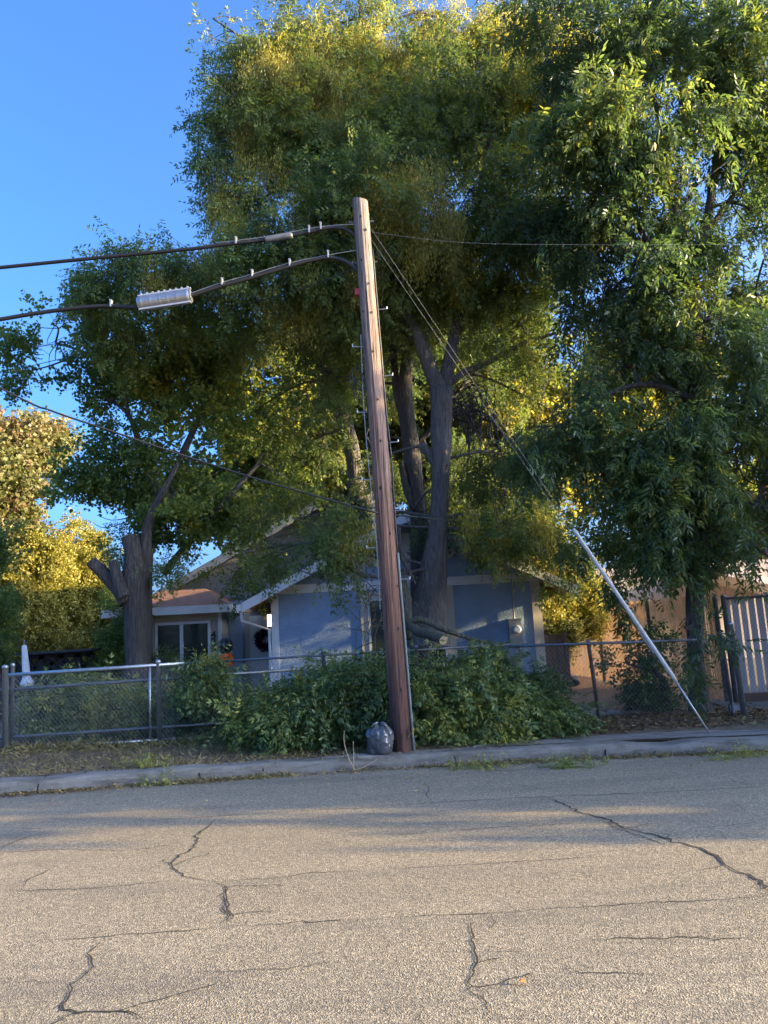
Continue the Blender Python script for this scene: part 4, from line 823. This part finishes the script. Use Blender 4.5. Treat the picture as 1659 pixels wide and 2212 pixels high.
# pecan on the right
Y = 12.15
limbs = [(dl(Y, (1515,1556), (1508,1500), (1503,1400), (1500,1250), (1495,1050), (1493,850), (1500,700), (1490,560)), pr(Y, 27, 20, 17, 16, 18, 19, 17, 14)), (dl(Y, (1490,565), (1462,490), (1440,400), (1420,250), (1400,100)), pr(Y, 9, 8, 7, 5, 3)), (dl(Y, (1495,600), (1530,450), (1560,250), (1570,50)), pr(Y, 11, 9, 7, 5)),
         (dl(12, (1497,640), (1430,570), (1350,540), (1270,520)), pr(12, 7, 6, 5, 3)), (dl(11.8, (1495,860), (1400,830), (1300,860), (1250,930)), pr(11.8, 7, 6, 5, 3)), (dl(11.7, (1496,1000), (1420,980), (1330,1010)), pr(11.7, 6, 5, 3)), (dl(12.2, (1497,800), (1580,720), (1650,680)), pr(12.2, 8, 6, 4)), (dl(11.8, (1500,1120), (1560,1080), (1640,1090)), pr(11.8, 6, 5, 3)), (dl(12, (1420,560), (1340,420), (1290,300)), pr(12, 6, 5, 3)), (dl(12.6, (1490,560), (1600,400), (1680,300)), pr(12.6, 8, 6, 4))]
pec = [B_(1400,110,12.2,180,95), B_(1560,90,12.2,140,110), B_(1680,180,12.9,90,120,.6), B_(1270,50,12.4,110,60,.7), B_(1310,290,11.4,110,110,1,tint=.25), B_(1430,270,11.2,140,95,1,tint=.08), B_(1600,270,12,120,100), B_(1500,400,11.2,140,70,1,tint=.25), B_(1280,440,12,120,80,.9), B_(1340,530,11.6,100,55,.8), B_(1620,450,11.9,110,90), B_(1180,520,12.6,110,90,.8), B_(1110,480,12.8,90,80,.6),  # raised tints paint sunlit patches into these leaves
       B_(1400,690,12.8,130,80,.8), B_(1580,620,12.3,120,90), B_(1680,700,12.8,90,130,.6), B_(1610,830,12.4,100,100), B_(1340,800,12.2,130,80,.9), B_(1290,920,12,140,80), B_(1420,930,11.8,110,80,.9), B_(1260,1020,12.1,110,80,.9), B_(1400,1060,11.9,140,75), B_(1560,990,12,110,100), B_(1650,1040,12.2,100,110), B_(1340,1100,12.3,140,50,.9), B_(1480,1095,11.6,110,65), B_(1610,1110,11.8,110,60), B_(1440,1150,11.9,70,40,.8), B_(1550,1165,11.5,80,30,.5), B_(1315,1210,13,35,65,.7), B_(1478,1355,11.55,38,32,.5), B_(1630,1180,11.2,60,20,.35), B_(1500,-90,12.4,260,110,.8), B_(1770,250,12.9,120,240,.7), B_(1770,850,12.9,110,260,.6), B_(1440,560,12.7,120,80,.7), B_(1650,560,12.3,90,80,.9), B_(1500,490,12.2,110,60,.9), B_(1530,690,11.5,80,75,.9), B_(1310,640,12.5,110,70,.9), B_(1420,790,11.7,90,60,.8), B_(1440,650,11.9,80,60,.7), B_(1560,770,12.9,90,60,.6), B_(1640,200,11.8,90,120,.8)]
tree('pecan_tree', at(1515, 1552, Y), 'dark pecan tree with long drooping leaves behind the short fence on the right', 'tree', limbs, pec, MT['bark2'], LM['pecan'], TP['pecan'], 175, 7, .6, 1.0, .7, gap=-.25, gf=1.25)

# background trees
def bgtree(x, ytop, ybot, Y, rx, label, leaf='bgd', n=7, ts=.1, tpl='big', dens=95, name='background_tree'):
    base = at(x, 1400, Y); base[2] = .3; bl = []
    for k in range(n):
        yy = ytop+(ybot-ytop)*(k+.5)/n; wv = rx*(.55+.45*math.sin(math.pi*(k+.7)/(n+.6)))
        bl.append(B_(x+rng.uniform(-.35, .35)*rx, yy, Y+rng.uniform(-.8, .8), wv*rng.uniform(.75, 1.05), (ybot-ytop)/n*1.05))
    limbs = [([base, at(x+8, (ytop+ybot)/2+120, Y), at(x-5, (ytop+ybot)/2, Y), at(x+10, ytop+80, Y)], [.32, .26, .18, .06])]
    return tree(name, base, label, 'tree', limbs, bl, MT['bark2'], LM[leaf], TP[tpl], dens, 6, .8, 1.0, .25, gap=-.45, gf=.7, group='trees behind the house', tshift=ts, rad=.07, twigs=False, subs=3)
bgtree(560, 760, 1180, 30, 150, 'sunlit yellow green tree seen through the gap left of the pole')
bgtree(760, 700, 1200, 33, 150, 'olive background tree directly behind the leaning pole', ts=.0)
bgtree(960, 640, 1200, 31, 130, 'bright background tree behind the forked grey trunk', ts=.18)
bgtree(1140, 720, 1220, 29, 120, 'yellowish background tree glowing right of the forked trunk', ts=.3)
bgtree(1420, 760, 1240, 34, 170, 'background tree showing through the crown of the pecan', ts=.15)
bgtree(1640, 1060, 1260, 33, 90, 'purple leaved plum tree over the shed roof', 'plum', 4, 0, name='plum_tree')
# shrubs on the left
def bush(name, bl, label, leaf, tpl, dens, per, L, size, Y, px, ts=0., gap=-.7, cat='shrub', drp=.1, bark='bark2', sz=None):
    base = gr(px, 1450, .3); base = at(px, 1450, Y); base[2] = .28
    limbs = [([base, base*.4+bl[0][0]*.6+V(.1, 0, 0), bl[0][0]], [.10, .07, .03])]
    return tree(name, base, label, cat, limbs, bl, MT[bark], LM[leaf], TP[tpl], dens, per, L, size, drp, gap=gap, gf=1.0, tshift=ts, rad=.03, subs=2, twigs=False)
def gY(x): return 21.4+(x-20)/180*2.2
bush('golden_shrub', [B_(x, y, gY(x)+d, rx, ry, k, deep=.55) for x, y, d, rx, ry, k in ((150,1230,0,60,60,1), (105,1290,0,60,60,1), (190,1310,0,50,60,1), (75,1210,0,50,60,1), (125,1150,.2,55,60,.9), (55,1330,0,50,60,1), (150,1370,0,70,50,1), (210,1340,0,35,45,1), (200,1400,0,40,30,1), (90,1390,0,70,40,1), (20,1290,0,40,60,.7), (165,1170,.2,40,45,.5))], 'tall sunlit golden yellow shrub left of the lopped trunk', 'gold', 'small', 850, 7, .3, 1.2, 22.5, 130, .2)
bush('red_leaf_tree', [B_(x, y, gY(x)+.8, rx, ry, k, deep=.6) for x, y, rx, ry, k in ((60,1050,50,60,.9), (20,960,45,75,.9), (60,970,45,60,.7), (100,925,45,45,.3), (100,1090,45,45,.9), (-20,1040,50,110,1), (-60,1200,70,150,1), (15,1130,40,60,1))], 'tree turning reddish brown at the left edge above the golden shrub', 'red', 'fan', 400, 7, .4, 1.45, 22.2, 20, .12, cat='tree', gap=-.4)
bush('dark_shrub', [B_(-12,1230,17.2,32,55), B_(-15,1310,17.1,35,70), B_(5,1180,17.4,18,45,.6), B_(10,1370,17.2,22,40,.7)], 'dark green shrub at the left edge in front of the golden one', 'fan', 'small', 560, 7, .3, 1.0, 17.2, 0, -.05)
bush('garden_shrub', [B_(250,1370,17.3,35,40), B_(235,1420,17.2,30,35), B_(265,1330,17.5,30,30,.7)], 'small green shrub beside the base of the lopped trunk', 'fan', 'small', 560, 7, .3, 1.0, 17.3, 245, .1)
bush('yellow_shrub', [B_(x, y, 16.95+(x-1180)/60*.6, rx, ry, k, deep=.32) for x, y, rx, ry, k in ((1240,1265,42,42,1.3), (1205,1230,40,45,1), (1180,1270,30,45,1), (1245,1318,36,34,1.2), (1195,1330,34,40,1), (1170,1235,30,40,.8), (1190,1390,32,24,.7), (1255,1290,30,30,1.2), (1268,1278,32,36,1.2), (1264,1326,26,28,1.0))], 'bright yellow drooping shrub at the corner of the blue house', 'gold', 'small', 1000, 7, .26, .95, 16.8, 1200, .34, drp=.6)
bush('fence_shrub', [B_(1415,1450,12.7,40,50,.6), B_(1440,1500,12.6,40,40,.7), B_(1395,1405,12.9,35,45,.4), B_(1350,1430,12.8,35,30,.2), B_(1400,1520,12.7,40,25,.5)], 'dark evergreen shrub leaning on the slatted fence behind the guard', 'fan', 'small', 620, 7, .3, .9, 12.7, 1425, -.15)
bush('window_shrub', [B_(355,1440,16,34,12,.7), B_(330,1425,15.9,24,18,.8)], 'feathery green shrub below the left house window', 'ash', 'ash', 620, 7, .35, .8, 16, 380, .25)
# unseen trees added beyond the right edge, crowns shaped to shade road and yard
def shade_tree(x, y, bl, label):
    base = V(x, y, .25); lb = [([base, V(x+.1, y, 2.5), V(x-.1, y+.1, 5), V(x, y, 8)], [.28, .22, .16, .06])]
    tree('unseen_shade_tree', base, label, 'tree', lb, [(V(*c), V(*r_), k) for c, r_, k in bl], MT['bark2'], LM['pecan'], TP['big'], 105, 6, .8, 1.25, .3, gap=-.75, gf=.6, group='unseen trees added for shade', twigs=False, rad=.06, subs=3)
shade_tree(14, 11.2, [((14, 9.2, 4.2), (2.6, 2.1, 1.9), 1), ((13.5, 10.4, 4.3), (2.5, 1.7, 1.8), 1), ((14, 9.6, 6.2), (2.2, 2.0, 1.3), .45), ((13, 9.0, 2.7), (1.8, 1.9, 1.0), .9), ((16, 9.2, 3.0), (2.0, 1.7, 1.2), 1.2)], 'unseen leafy tree added beyond the right edge to cast shade')
shade_tree(22, 11.2, [((22, 8.1, 5.3), (2.6, 3.3, 1.9), 1.5), ((22, 9.9, 5.4), (2.6, 2.2, 2.2), 1), ((22, 8.8, 7.8), (2.6, 2.6, 1.5), .5), ((21, 7.8, 3.5), (2.2, 2.8, 1.4), 1.4), ((24, 8.4, 4.6), (2.2, 3.6, 2.2), 1.3), ((22, 3.2, 4.3), (1.2, .1, .2), .5)], 'second unseen leafy tree added further right to cast shade')

# ------------------------------------------------------------------ cut branches, brush
def cut_branch(x0, y0, x1, y1, Y, spread, label, n, group, leaf='cutl', per=7, size=1.12, ts=0., Y2=None, stemr=.026, seedn=0, mat_='stem'):
    a = at(x0, y0, Y); b = at(x1, y1, Y2 if Y2 else Y)
    for q in (a, b):
        if q[2] < gz(q[0], q[1])+.05: q[2] = gz(q[0], q[1])+.06
    root = empty('cut_branch', a, label, 'cut branch', group); m = MB(); mid = (a+b)/2+V(0, 0, .15)+rng.normal(0, .05, 3); pth = smoothpath([a, mid, b], 6)
    m.tube(pth, np.linspace(stemr, .006, len(pth)), 6, .1)
    k = rng.integers(1, len(pth), n); P = pth[k]+rng.normal(0, 1, (n, 3))*V(spread, spread*.8, spread*.42)
    gnd = np.array([gz(p[0], p[1])+.04 for p in P]); P[:, 2] = np.maximum(P[:, 2], gnd)
    D = nrm(nrm(b-a)*.5+rng.normal(0, .7, (n, 3))+V(0, -.25, .05))
    for j in range(4):
        q = pth[rng.integers(0, len(pth)//2+1)]; e = q+V(rng.normal(0, .45), rng.normal(-.1, .2), rng.uniform(.05, .32)); m.tube(smoothpath([q, (q+e)/2+rng.normal(0, .05, 3), e], 3), np.linspace(.009, .003, 7), 4)
    for j in range(0, n, 3): m.tube([pth[k[j]], (pth[k[j]]+P[j])/2+V(0, 0, .05), P[j]], [.008, .006, .003], 4)
    m.build('stem', MT[mat_], root, smooth=True)
    n_ = n; Tn = .36+ts+rng.normal(0, .12)+.22*noise3(P, 1.3)+rng.normal(0, .12, n); v, t = leaves_on(P, D, Tn, TP['ash'], per, .34, size, .35)
    g_ = v.reshape(-1, 3); lo = np.interp(g_[:, 1], [10, 10.4, 11.6, 13], [.16, .165, .235, .26]); g_[:, 2] = np.maximum(g_[:, 2], lo+.01)
    rawmesh('leaves', g_.reshape(v.shape), 4, LM[leaf], root, t)
    if seedn:
        i = rng.integers(0, n, seedn); sp = P[i]+rng.normal(0, .08, (seedn, 3)); th = rng.uniform(0, 6.28, seedn)
        v, t = place(TP['seed'], sp, np.stack([np.cos(th), np.sin(th), 0*th], 1), np.tile(V(0, 0, 1), (seedn, 1)), rng.uniform(.9, 1.3, seedn), .5+rng.normal(0, .15, seedn)); rawmesh('seed_bunches', v, 4, LM['seed'], root, t)['kind'] = 'stuff'
    return root
GP = 'freshly cut branches heaped on the verge'
cut_branch(780,1490,590,1575,11.6,.28,'leafy cut branch at the left foot of the brush heap',110,GP,seedn=14,Y2=11.1)
cut_branch(790,1475,640,1525,11.9,.25,'cut branch sloping over the fence on the left of the heap',110,GP)
cut_branch(820,1455,700,1560,11.4,.28,'cut branch drooping to the kerb between heap edge and grey bag',110,GP,seedn=12,Y2=11.0)
cut_branch(860,1455,760,1500,11.9,.24,'cut branch lying high on the heap left of the pole',100,GP)
cut_branch(880,1465,830,1560,11.3,.22,'cut branch hanging behind the grey bag',90,GP,ts=.05,Y2=11.2)
cut_branch(930,1460,950,1565,11.5,.28,'yellow green cut branch just right of the pole base',110,GP,ts=.30,seedn=16,Y2=11.0)
cut_branch(930,1460,1030,1505,11.9,.26,'cut branch on top of the heap beneath the sawn log',110,GP,ts=.05)
cut_branch(960,1475,1090,1550,11.5,.30,'cut branch fanning to the right of the pole',120,GP,Y2=11.1)
cut_branch(980,1475,1140,1515,12.0,.24,'cut branch along the fence at the right of the heap',110,GP)
cut_branch(1050,1495,1190,1575,11.5,.25,'dark green cut branch spreading towards the rocks',110,GP,ts=-.05,seedn=10,Y2=11.1)
cut_branch(1000,1530,1100,1590,11.1,.20,'low cut branch touching the pavement right of the pole',80,GP,ts=.1,seedn=20,Y2=10.8)
cut_branch(700,1540,600,1590,11.0,.18,'low cut branch with yellow seeds at the left edge of the heap',70,GP,ts=.1,seedn=24,Y2=10.85)
cut_branch(1000,1470,1080,1440,12.2,.15,'cut branch standing up in the middle of the heap by the meter',80,GP)
cut_branch(1090,1480,1230,1560,11.8,.18,'outermost cut branch at the right end of the heap',80,GP,Y2=11.4)
cut_branch(640,1510,520,1580,11.7,.17,'outermost cut branch at the left end of the heap',80,GP,Y2=11.2)
GY = 'cut branches strewn in the left yard'
cut_branch(60,1540,200,1500,12.9,.32,'pale olive cut branch behind the left end of the rolling gate',110,GY,ts=.2)
cut_branch(160,1570,330,1540,12.9,.32,'cut branch lying behind the middle of the rolling gate',110,GY,ts=.12)
cut_branch(360,1590,480,1555,13.0,.22,'cut branch behind the fence right of the slim post',120,GY,ts=.1)
cut_branch(420,1520,560,1550,12.8,.24,'shaded cut branch behind the fence near the brush heap',120,GY,ts=0)
cut_branch(310,1520,400,1545,13.6,.22,'sunlit cut branch beneath the left house window',100,GY,ts=.25)
cut_branch(60,1590,200,1590,12.6,.22,'low cut branch at the foot of the rolling gate',70,GY,ts=.1)
cut_branch(462,1456,430,1488,11.9,.09,'seed laden sprig flopped over the fence rail',45,'sprigs caught on the fence',ts=.25,seedn=70)
# bare limbs and logs
def limb(name, pts, rad, label, m_='bark3', cut=None, wob=.1, cat='log'):
    W = [at(x, y, Y) for x, y, Y in pts]; P = smoothpath(W, 6); root = empty(name, W[0], label, cat); m = MB(); m.tube(P, np.interp(np.linspace(0, len(rad)-1, len(P)), np.arange(len(rad)), rad), 10, wob); m.build('bark', MT[m_], root, smooth=True)
    if cut:
        d = nrm(P[-1]-P[-2]); m = MB(); m.tube([P[-1], P[-1]+d*.008], rad[-1]*.92, 12, .15); m.build('cut_end', MT['cut'], root)
    return root
limb('sawn_limb', [(885,1345,12.6),(900,1362,12.3),(925,1370,12.0),(948,1378,11.8),(958,1383,11.7)], [.07, .075, .075, .075, .072], 'greenish sawn limb with a pale cut end poking out of the brush heap', cut=True)
limb('bent_limb', [(882,1345,12.5),(905,1338,12.4),(930,1346,12.3),(955,1358,12.2),(1010,1378,12.2),(1070,1392,12.3)], [.06, .055, .05, .045, .03, .012], 'thin bent limb arching above the sawn one')
limb('torn_limb', [(870,1255,12.9),(878,1290,12.8),(880,1330,12.7),(878,1380,12.6)], [.07, .09, .08, .08], 'torn upright limb leaning behind the pole')
limb('hanging_limb', [(862,1140,13),(868,1200,12.9),(884,1235,12.8),(898,1262,12.7)], [.03, .05, .045, .01], 'dark split limb hanging beside the pole', 'bark2')
limb('ground_log', [(20,1610,12.4),(100,1600,12.4),(190,1598,12.5)], [.13, .12, .10], 'weathered grey log lying behind the rolling gate', 'bark', cut=True)
limb('ground_log', [(60,1632,12.2),(130,1622,12.3)], [.09, .08], 'short grey log on the soil under the rolling gate', 'bark', cut=True)
mb = MB()
for k in range(34):
    a = at(840+rng.uniform(-60, 30), 1330+rng.uniform(-70, 60), 12.4+rng.normal(0, .2)); e = a+rng.normal(0, .35, 3)+V(-.15, 0, -.2); mb.tube(smoothpath([a, (a+e)/2+rng.normal(0, .08, 3)+V(0, 0, .08), e], 4), np.linspace(.009, .003, 9), 4)
tag(mb.build('bare_twigs', MT['bark3'], None, at(830, 1400, 12.4)), 'tangle of bare twigs left of the pole above the brush heap', 'twigs', kind='stuff')
for pts, lab in (([(240,1487,13.2),(262,1500,13.2),(285,1478,13.3),(310,1485,13.2),(335,1470,13.2)], 'pale bent twig lying across the yard brush'), ([(178,1515,12.9),(200,1535,12.8)], 'short pale broken twig in the yard brush'), ([(405,1510,12.6),(412,1478,12.7),(440,1472,12.7),(475,1484,12.6)], 'sunlit arching twig behind the slim post'), ([(355,1690,9.9),(385,1660,10.2)], None)):
    if lab: W = [at(*p) for p in pts]; m = MB(); m.tube(smoothpath(W, 4), .012, 5); tag(m.build('pale_twig', MT['straw'], None, W[0]), lab, 'twig')
b0 = gr(766, 1665, 0.02)
for pts, lab in (([(766,1662),(752,1635),(743,1600),(744,1578)], 'left prong of the straw coloured twigs standing in the gutter'), ([(764,1664),(764,1640),(763,1600)], 'right prong of the straw coloured twigs standing in the gutter'), ([(766,1664),(790,1655),(815,1640)], 'thin straw twig lying along the kerb foot')):
    W = [at(x, y, b0[1]+.0) for x, y in pts]; m = MB(); m.tube(smoothpath(W, 4), np.linspace(.008, .003, 4*(len(W)-1)+1), 5); tag(m.build('dry_twig', MT['straw'], None, W[0]), lab, 'twig')

# ------------------------------------------------------------------ rubbish bag, rocks
def bag():
    c = gr(822, 1628, .155); mb = MB(); n, k = 64, 34; vs = []
    prof = [(0, .0), (.10, .0), (.148, .02), (.162, .09), (.165, .17), (.160, .24), (.14, .30), (.09, .345), (.055, .365), (.03, .375)]
    pr_ = smoothpath([(a, 0, b) for a, b in prof], 6); k = len(pr_)
    for i, p in enumerate(pr_):
        for j in range(n):
            th = 2*math.pi*j/n; q = V(math.cos(th), math.sin(th), 0)
            f = 1.06+.07*float(noise3(q*1.2+V(0, 0, p[2]*5), 1.3))-.08*abs(float(noise3(q*1.3+V(0, 0, p[2]*7), 1.5)))-.05*abs(float(noise3(q*2+V(3, 0, p[2]*11), 2.4)))+.04*math.sin(th*11+p[2]*8)*(p[2] > .26)
            vs.append((c[0]+p[0]*f*q[0], c[1]+p[0]*f*q[1]*.9, c[2]+p[2]+.02*float(noise3(q+V(0, 0, p[2]*4), 2.))*(p[2] > .1)))
    mb.add(vs, [(i*n+j, i*n+(j+1) % n, (i+1)*n+(j+1) % n, (i+1)*n+j) for i in range(k-1) for j in range(n)])
    root = empty('rubbish_bag', c, 'crumpled shiny grey rubbish bag at the foot of the pole', 'bag'); mb.build('sack', MT['bag'], root, smooth=True)
    for s in (-1, 1):
        m = MB(); m.tube([c+V(.01*s, 0, .36), c+V(.03*s, -.02, .385), c+V(.07*s, -.05, .37), c+V(.10*s, -.07, .335)], [.02, .03, .03, .012], 8, .4); m.build('knot_ear', MT['bag'], root, smooth=True)
bag()
def rock(px, py, sx, sz, label):
    c = gr(px, py, .22); n = 16; vs = []; mb = MB()
    for i in range(11):
        ph = -1.4+2.9*i/10
        for j in range(n):
            th = 2*math.pi*j/n; d = V(math.cos(ph)*math.cos(th), math.cos(ph)*math.sin(th), math.sin(ph)); f = 1+.22*float(noise3(d+c, 1.7)); vs.append(c+d*f*V(sx, sx*.75, sz)+V(0, 0, sz*.55))
    mb.add(vs, [(i*n+j, i*n+(j+1) % n, (i+1)*n+(j+1) % n, (i+1)*n+j) for i in range(10) for j in range(n)]+[tuple(range(160, 176))])
    tag(mb.build('rock', MT['rock'], None, c, False), label, 'rock')
rock(1258, 1552, .21, .11, 'biggest pale rock, at the right end of the brush heap'); rock(1300, 1552, .10, .06, 'small rock at the foot of the leaning fence post'); rock(1330, 1548, .16, .06, 'flat rock just inside the short fence'); rock(1385, 1546, .14, .05, 'low brown rock between post and guy wire')

# ------------------------------------------------------------------ litter and grass
def scatter(n, fx, lift, leaf, name, label, size=(.6, 1.3), tilt=.35, tint=(.45, .22), kind='stuff', tpls=None, cat='litter'):
    xy = fx(n); z = np.array([gz(x, y) if y > ky(x)+.3 else (.155 if y > ky(x)+.03 else .004) for x, y in xy])
    P = np.column_stack([xy, z+lift+rng.uniform(0, .015, len(xy))]); th = rng.uniform(0, 6.28, len(P))
    X = np.column_stack([np.cos(th), np.sin(th), rng.normal(0, tilt, len(P))]); U = np.column_stack([rng.normal(0, tilt, (len(P), 2)), np.ones(len(P))])
    v, t = place(tpls or [pinnate(0, .07, .028, .001, .05, i) for i in range(3)], P, X, U, rng.uniform(*size, len(P)), rng.normal(*tint, len(P)))
    v[..., 2] = np.maximum(v[..., 2], .003)
    tag(rawmesh(name, v, v.shape[1], LM[leaf], None, t), label, cat, kind=kind)
scatter(5200, lambda n: np.column_stack([rng.uniform(2.0, 5.6, n), rng.uniform(10.9, 12.6, n)]), .012, 'litter', 'leaf_litter', 'brown fallen leaves carpeting the ground by the short fence')
scatter(2600, lambda n: np.column_stack([rng.uniform(-7.5, 1.5, n), rng.uniform(9.95, 12.2, n)]), .012, 'litter', 'yard_litter', 'dry leaf scraps on the bare verge', (.4, .9))
scatter(1300, lambda n: np.column_stack([rng.uniform(5.2, 8.5, n), rng.uniform(10.6, 13.0, n)]), .012, 'litter', 'drive_litter', 'orange fallen leaves on the drive', tint=(.7, .2))
def gut(n):
    x = np.concatenate([rng.uniform(-6, 6, n//2), rng.normal(-4.2, .6, n//4), rng.normal(4.6, .7, n-n//2-n//4)]); return np.column_stack([x, np.array([ky(a) for a in x])-.03-np.abs(rng.normal(0, .10, len(x)))])
scatter(2600, gut, .01, 'litter', 'gutter_litter', 'dead leaves and scraps lying in the gutter', (.4, .9), tint=(.6, .25))
scatter(150, lambda n: np.column_stack([rng.uniform(-5, 5, n), 9.75-np.abs(rng.normal(0, .6, n))]), .004, 'litter', 'road_leaves', 'few pale leaves scattered on the road', (.5, .9), .12, (.95, .08))
c = gr(1120, 2124, .006); m = MB(); m.add([c+V(-.02, 0, .01), c+V(0, .018, .002), c+V(.025, .012, .016), c+V(.035, -.008, .004), c+V(.005, -.014, .014)], [(0, 1, 4), (1, 2, 4), (2, 3, 4)]); tag(m.build('yellow_leaf', MT['orange'], None, c), 'single orange leaf lying on the near road', 'leaf')
def blades(n, fx, h, name, label, tint=(.5, .25), green=False):
    xy = fx(n); z = np.array([gz(x, y) if y > ky(x)+.3 else (.155 if y > ky(x)+.03 else .0) for x, y in xy]); P = np.column_stack([xy, z-.005])
    d = nrm(np.column_stack([rng.normal(0, .8, (n, 2)), rng.uniform(.3, 1.2, n)])); L = h*rng.uniform(.4, 1.3, n)[:, None]; sd = nrm(np.cross(d, rng.normal(size=(n, 3))))*.0035
    v = np.stack([P-sd, P+sd, P+d*L*.7+sd*.6, P+d*L+V(0, 0, -1)*L*.15], 1); tag(rawmesh(name, v, 4, LM['grass'], None, rng.normal(*tint, n)), label, 'grass', kind='stuff')
def verge(n):
    x = rng.uniform(-7.5, .2, n*3); y = rng.uniform(9.9, 11.9, n*3); k = (y > np.array([ky(a)+.25 for a in x])) & (noise3(np.column_stack([x, y, 0*x]), 1.5) > -.25+rng.normal(0, .3, n*3)); q = np.column_stack([x, y])[k]; return np.resize(q, (n, 2))
blades(9000, verge, .08, 'dry_grass', 'sparse dry grass on the verge left of the pole')
def foot(n):
    x = np.concatenate([rng.normal(-2.4, .35, n//4), rng.normal(-1.6, .2, n//8), rng.normal(1.25, .45, n//3), rng.normal(2.9, .4, n//8)]); x = np.resize(np.concatenate([x, rng.uniform(-6, 6, n//6)]), n); return np.column_stack([x, np.array([ky(a) for a in x])-.03-np.abs(rng.normal(0, .07, n))])
blades(3000, foot, .09, 'gutter_grass', 'straggly weeds and straw along the kerb foot', (.55, .25))
def fe(n): x = rng.uniform(-6.5, -2.3, n); return np.column_stack([x, 11.7+rng.normal(0, .16, n)])
blades(3500, fe, .16, 'fence_grass', 'taller straggly grass under the rolling gate', (.3, .2))
def sprig(px, py, z, n, label, ts=.4):
    c = gr(px, py, z); P = c+rng.normal(0, 1, (n, 3))*V(.16, .07, 0)+V(0, 0, 1)*np.abs(rng.normal(0, .03, (n, 1))); D = nrm(rng.normal(0, 1, (n, 3))*V(1, .6, .3)+V(0, 0, .2))
    v, t = leaves_on(P, D, np.full(n, .5+ts), TP['ash'], 4, .12, .5, .2); v[..., 2] = np.maximum(v[..., 2], z+.004)
    tag(rawmesh('green_sprig', v, 4, LM['cutl'], None, t, c), label, 'sprig', 'green sprigs dropped along the kerb')
sprig(345, 1692, .0, 34, 'yellowish sprig in the gutter near the left end of the kerb'); sprig(305, 1656, .16, 26, 'sprig lying on top of the kerb at the left'); sprig(492, 1676, .0, 16, 'small green sprig leaning on the kerb face'); sprig(1050, 1660, 0, 30, 'matted sprig in the gutter right of the pole', .35); sprig(1230, 1657, 0, 40, 'long olive sprig mat in the gutter', .2); sprig(1590, 1636, 0, 26, 'yellow sprig in the gutter at the far right', .5)
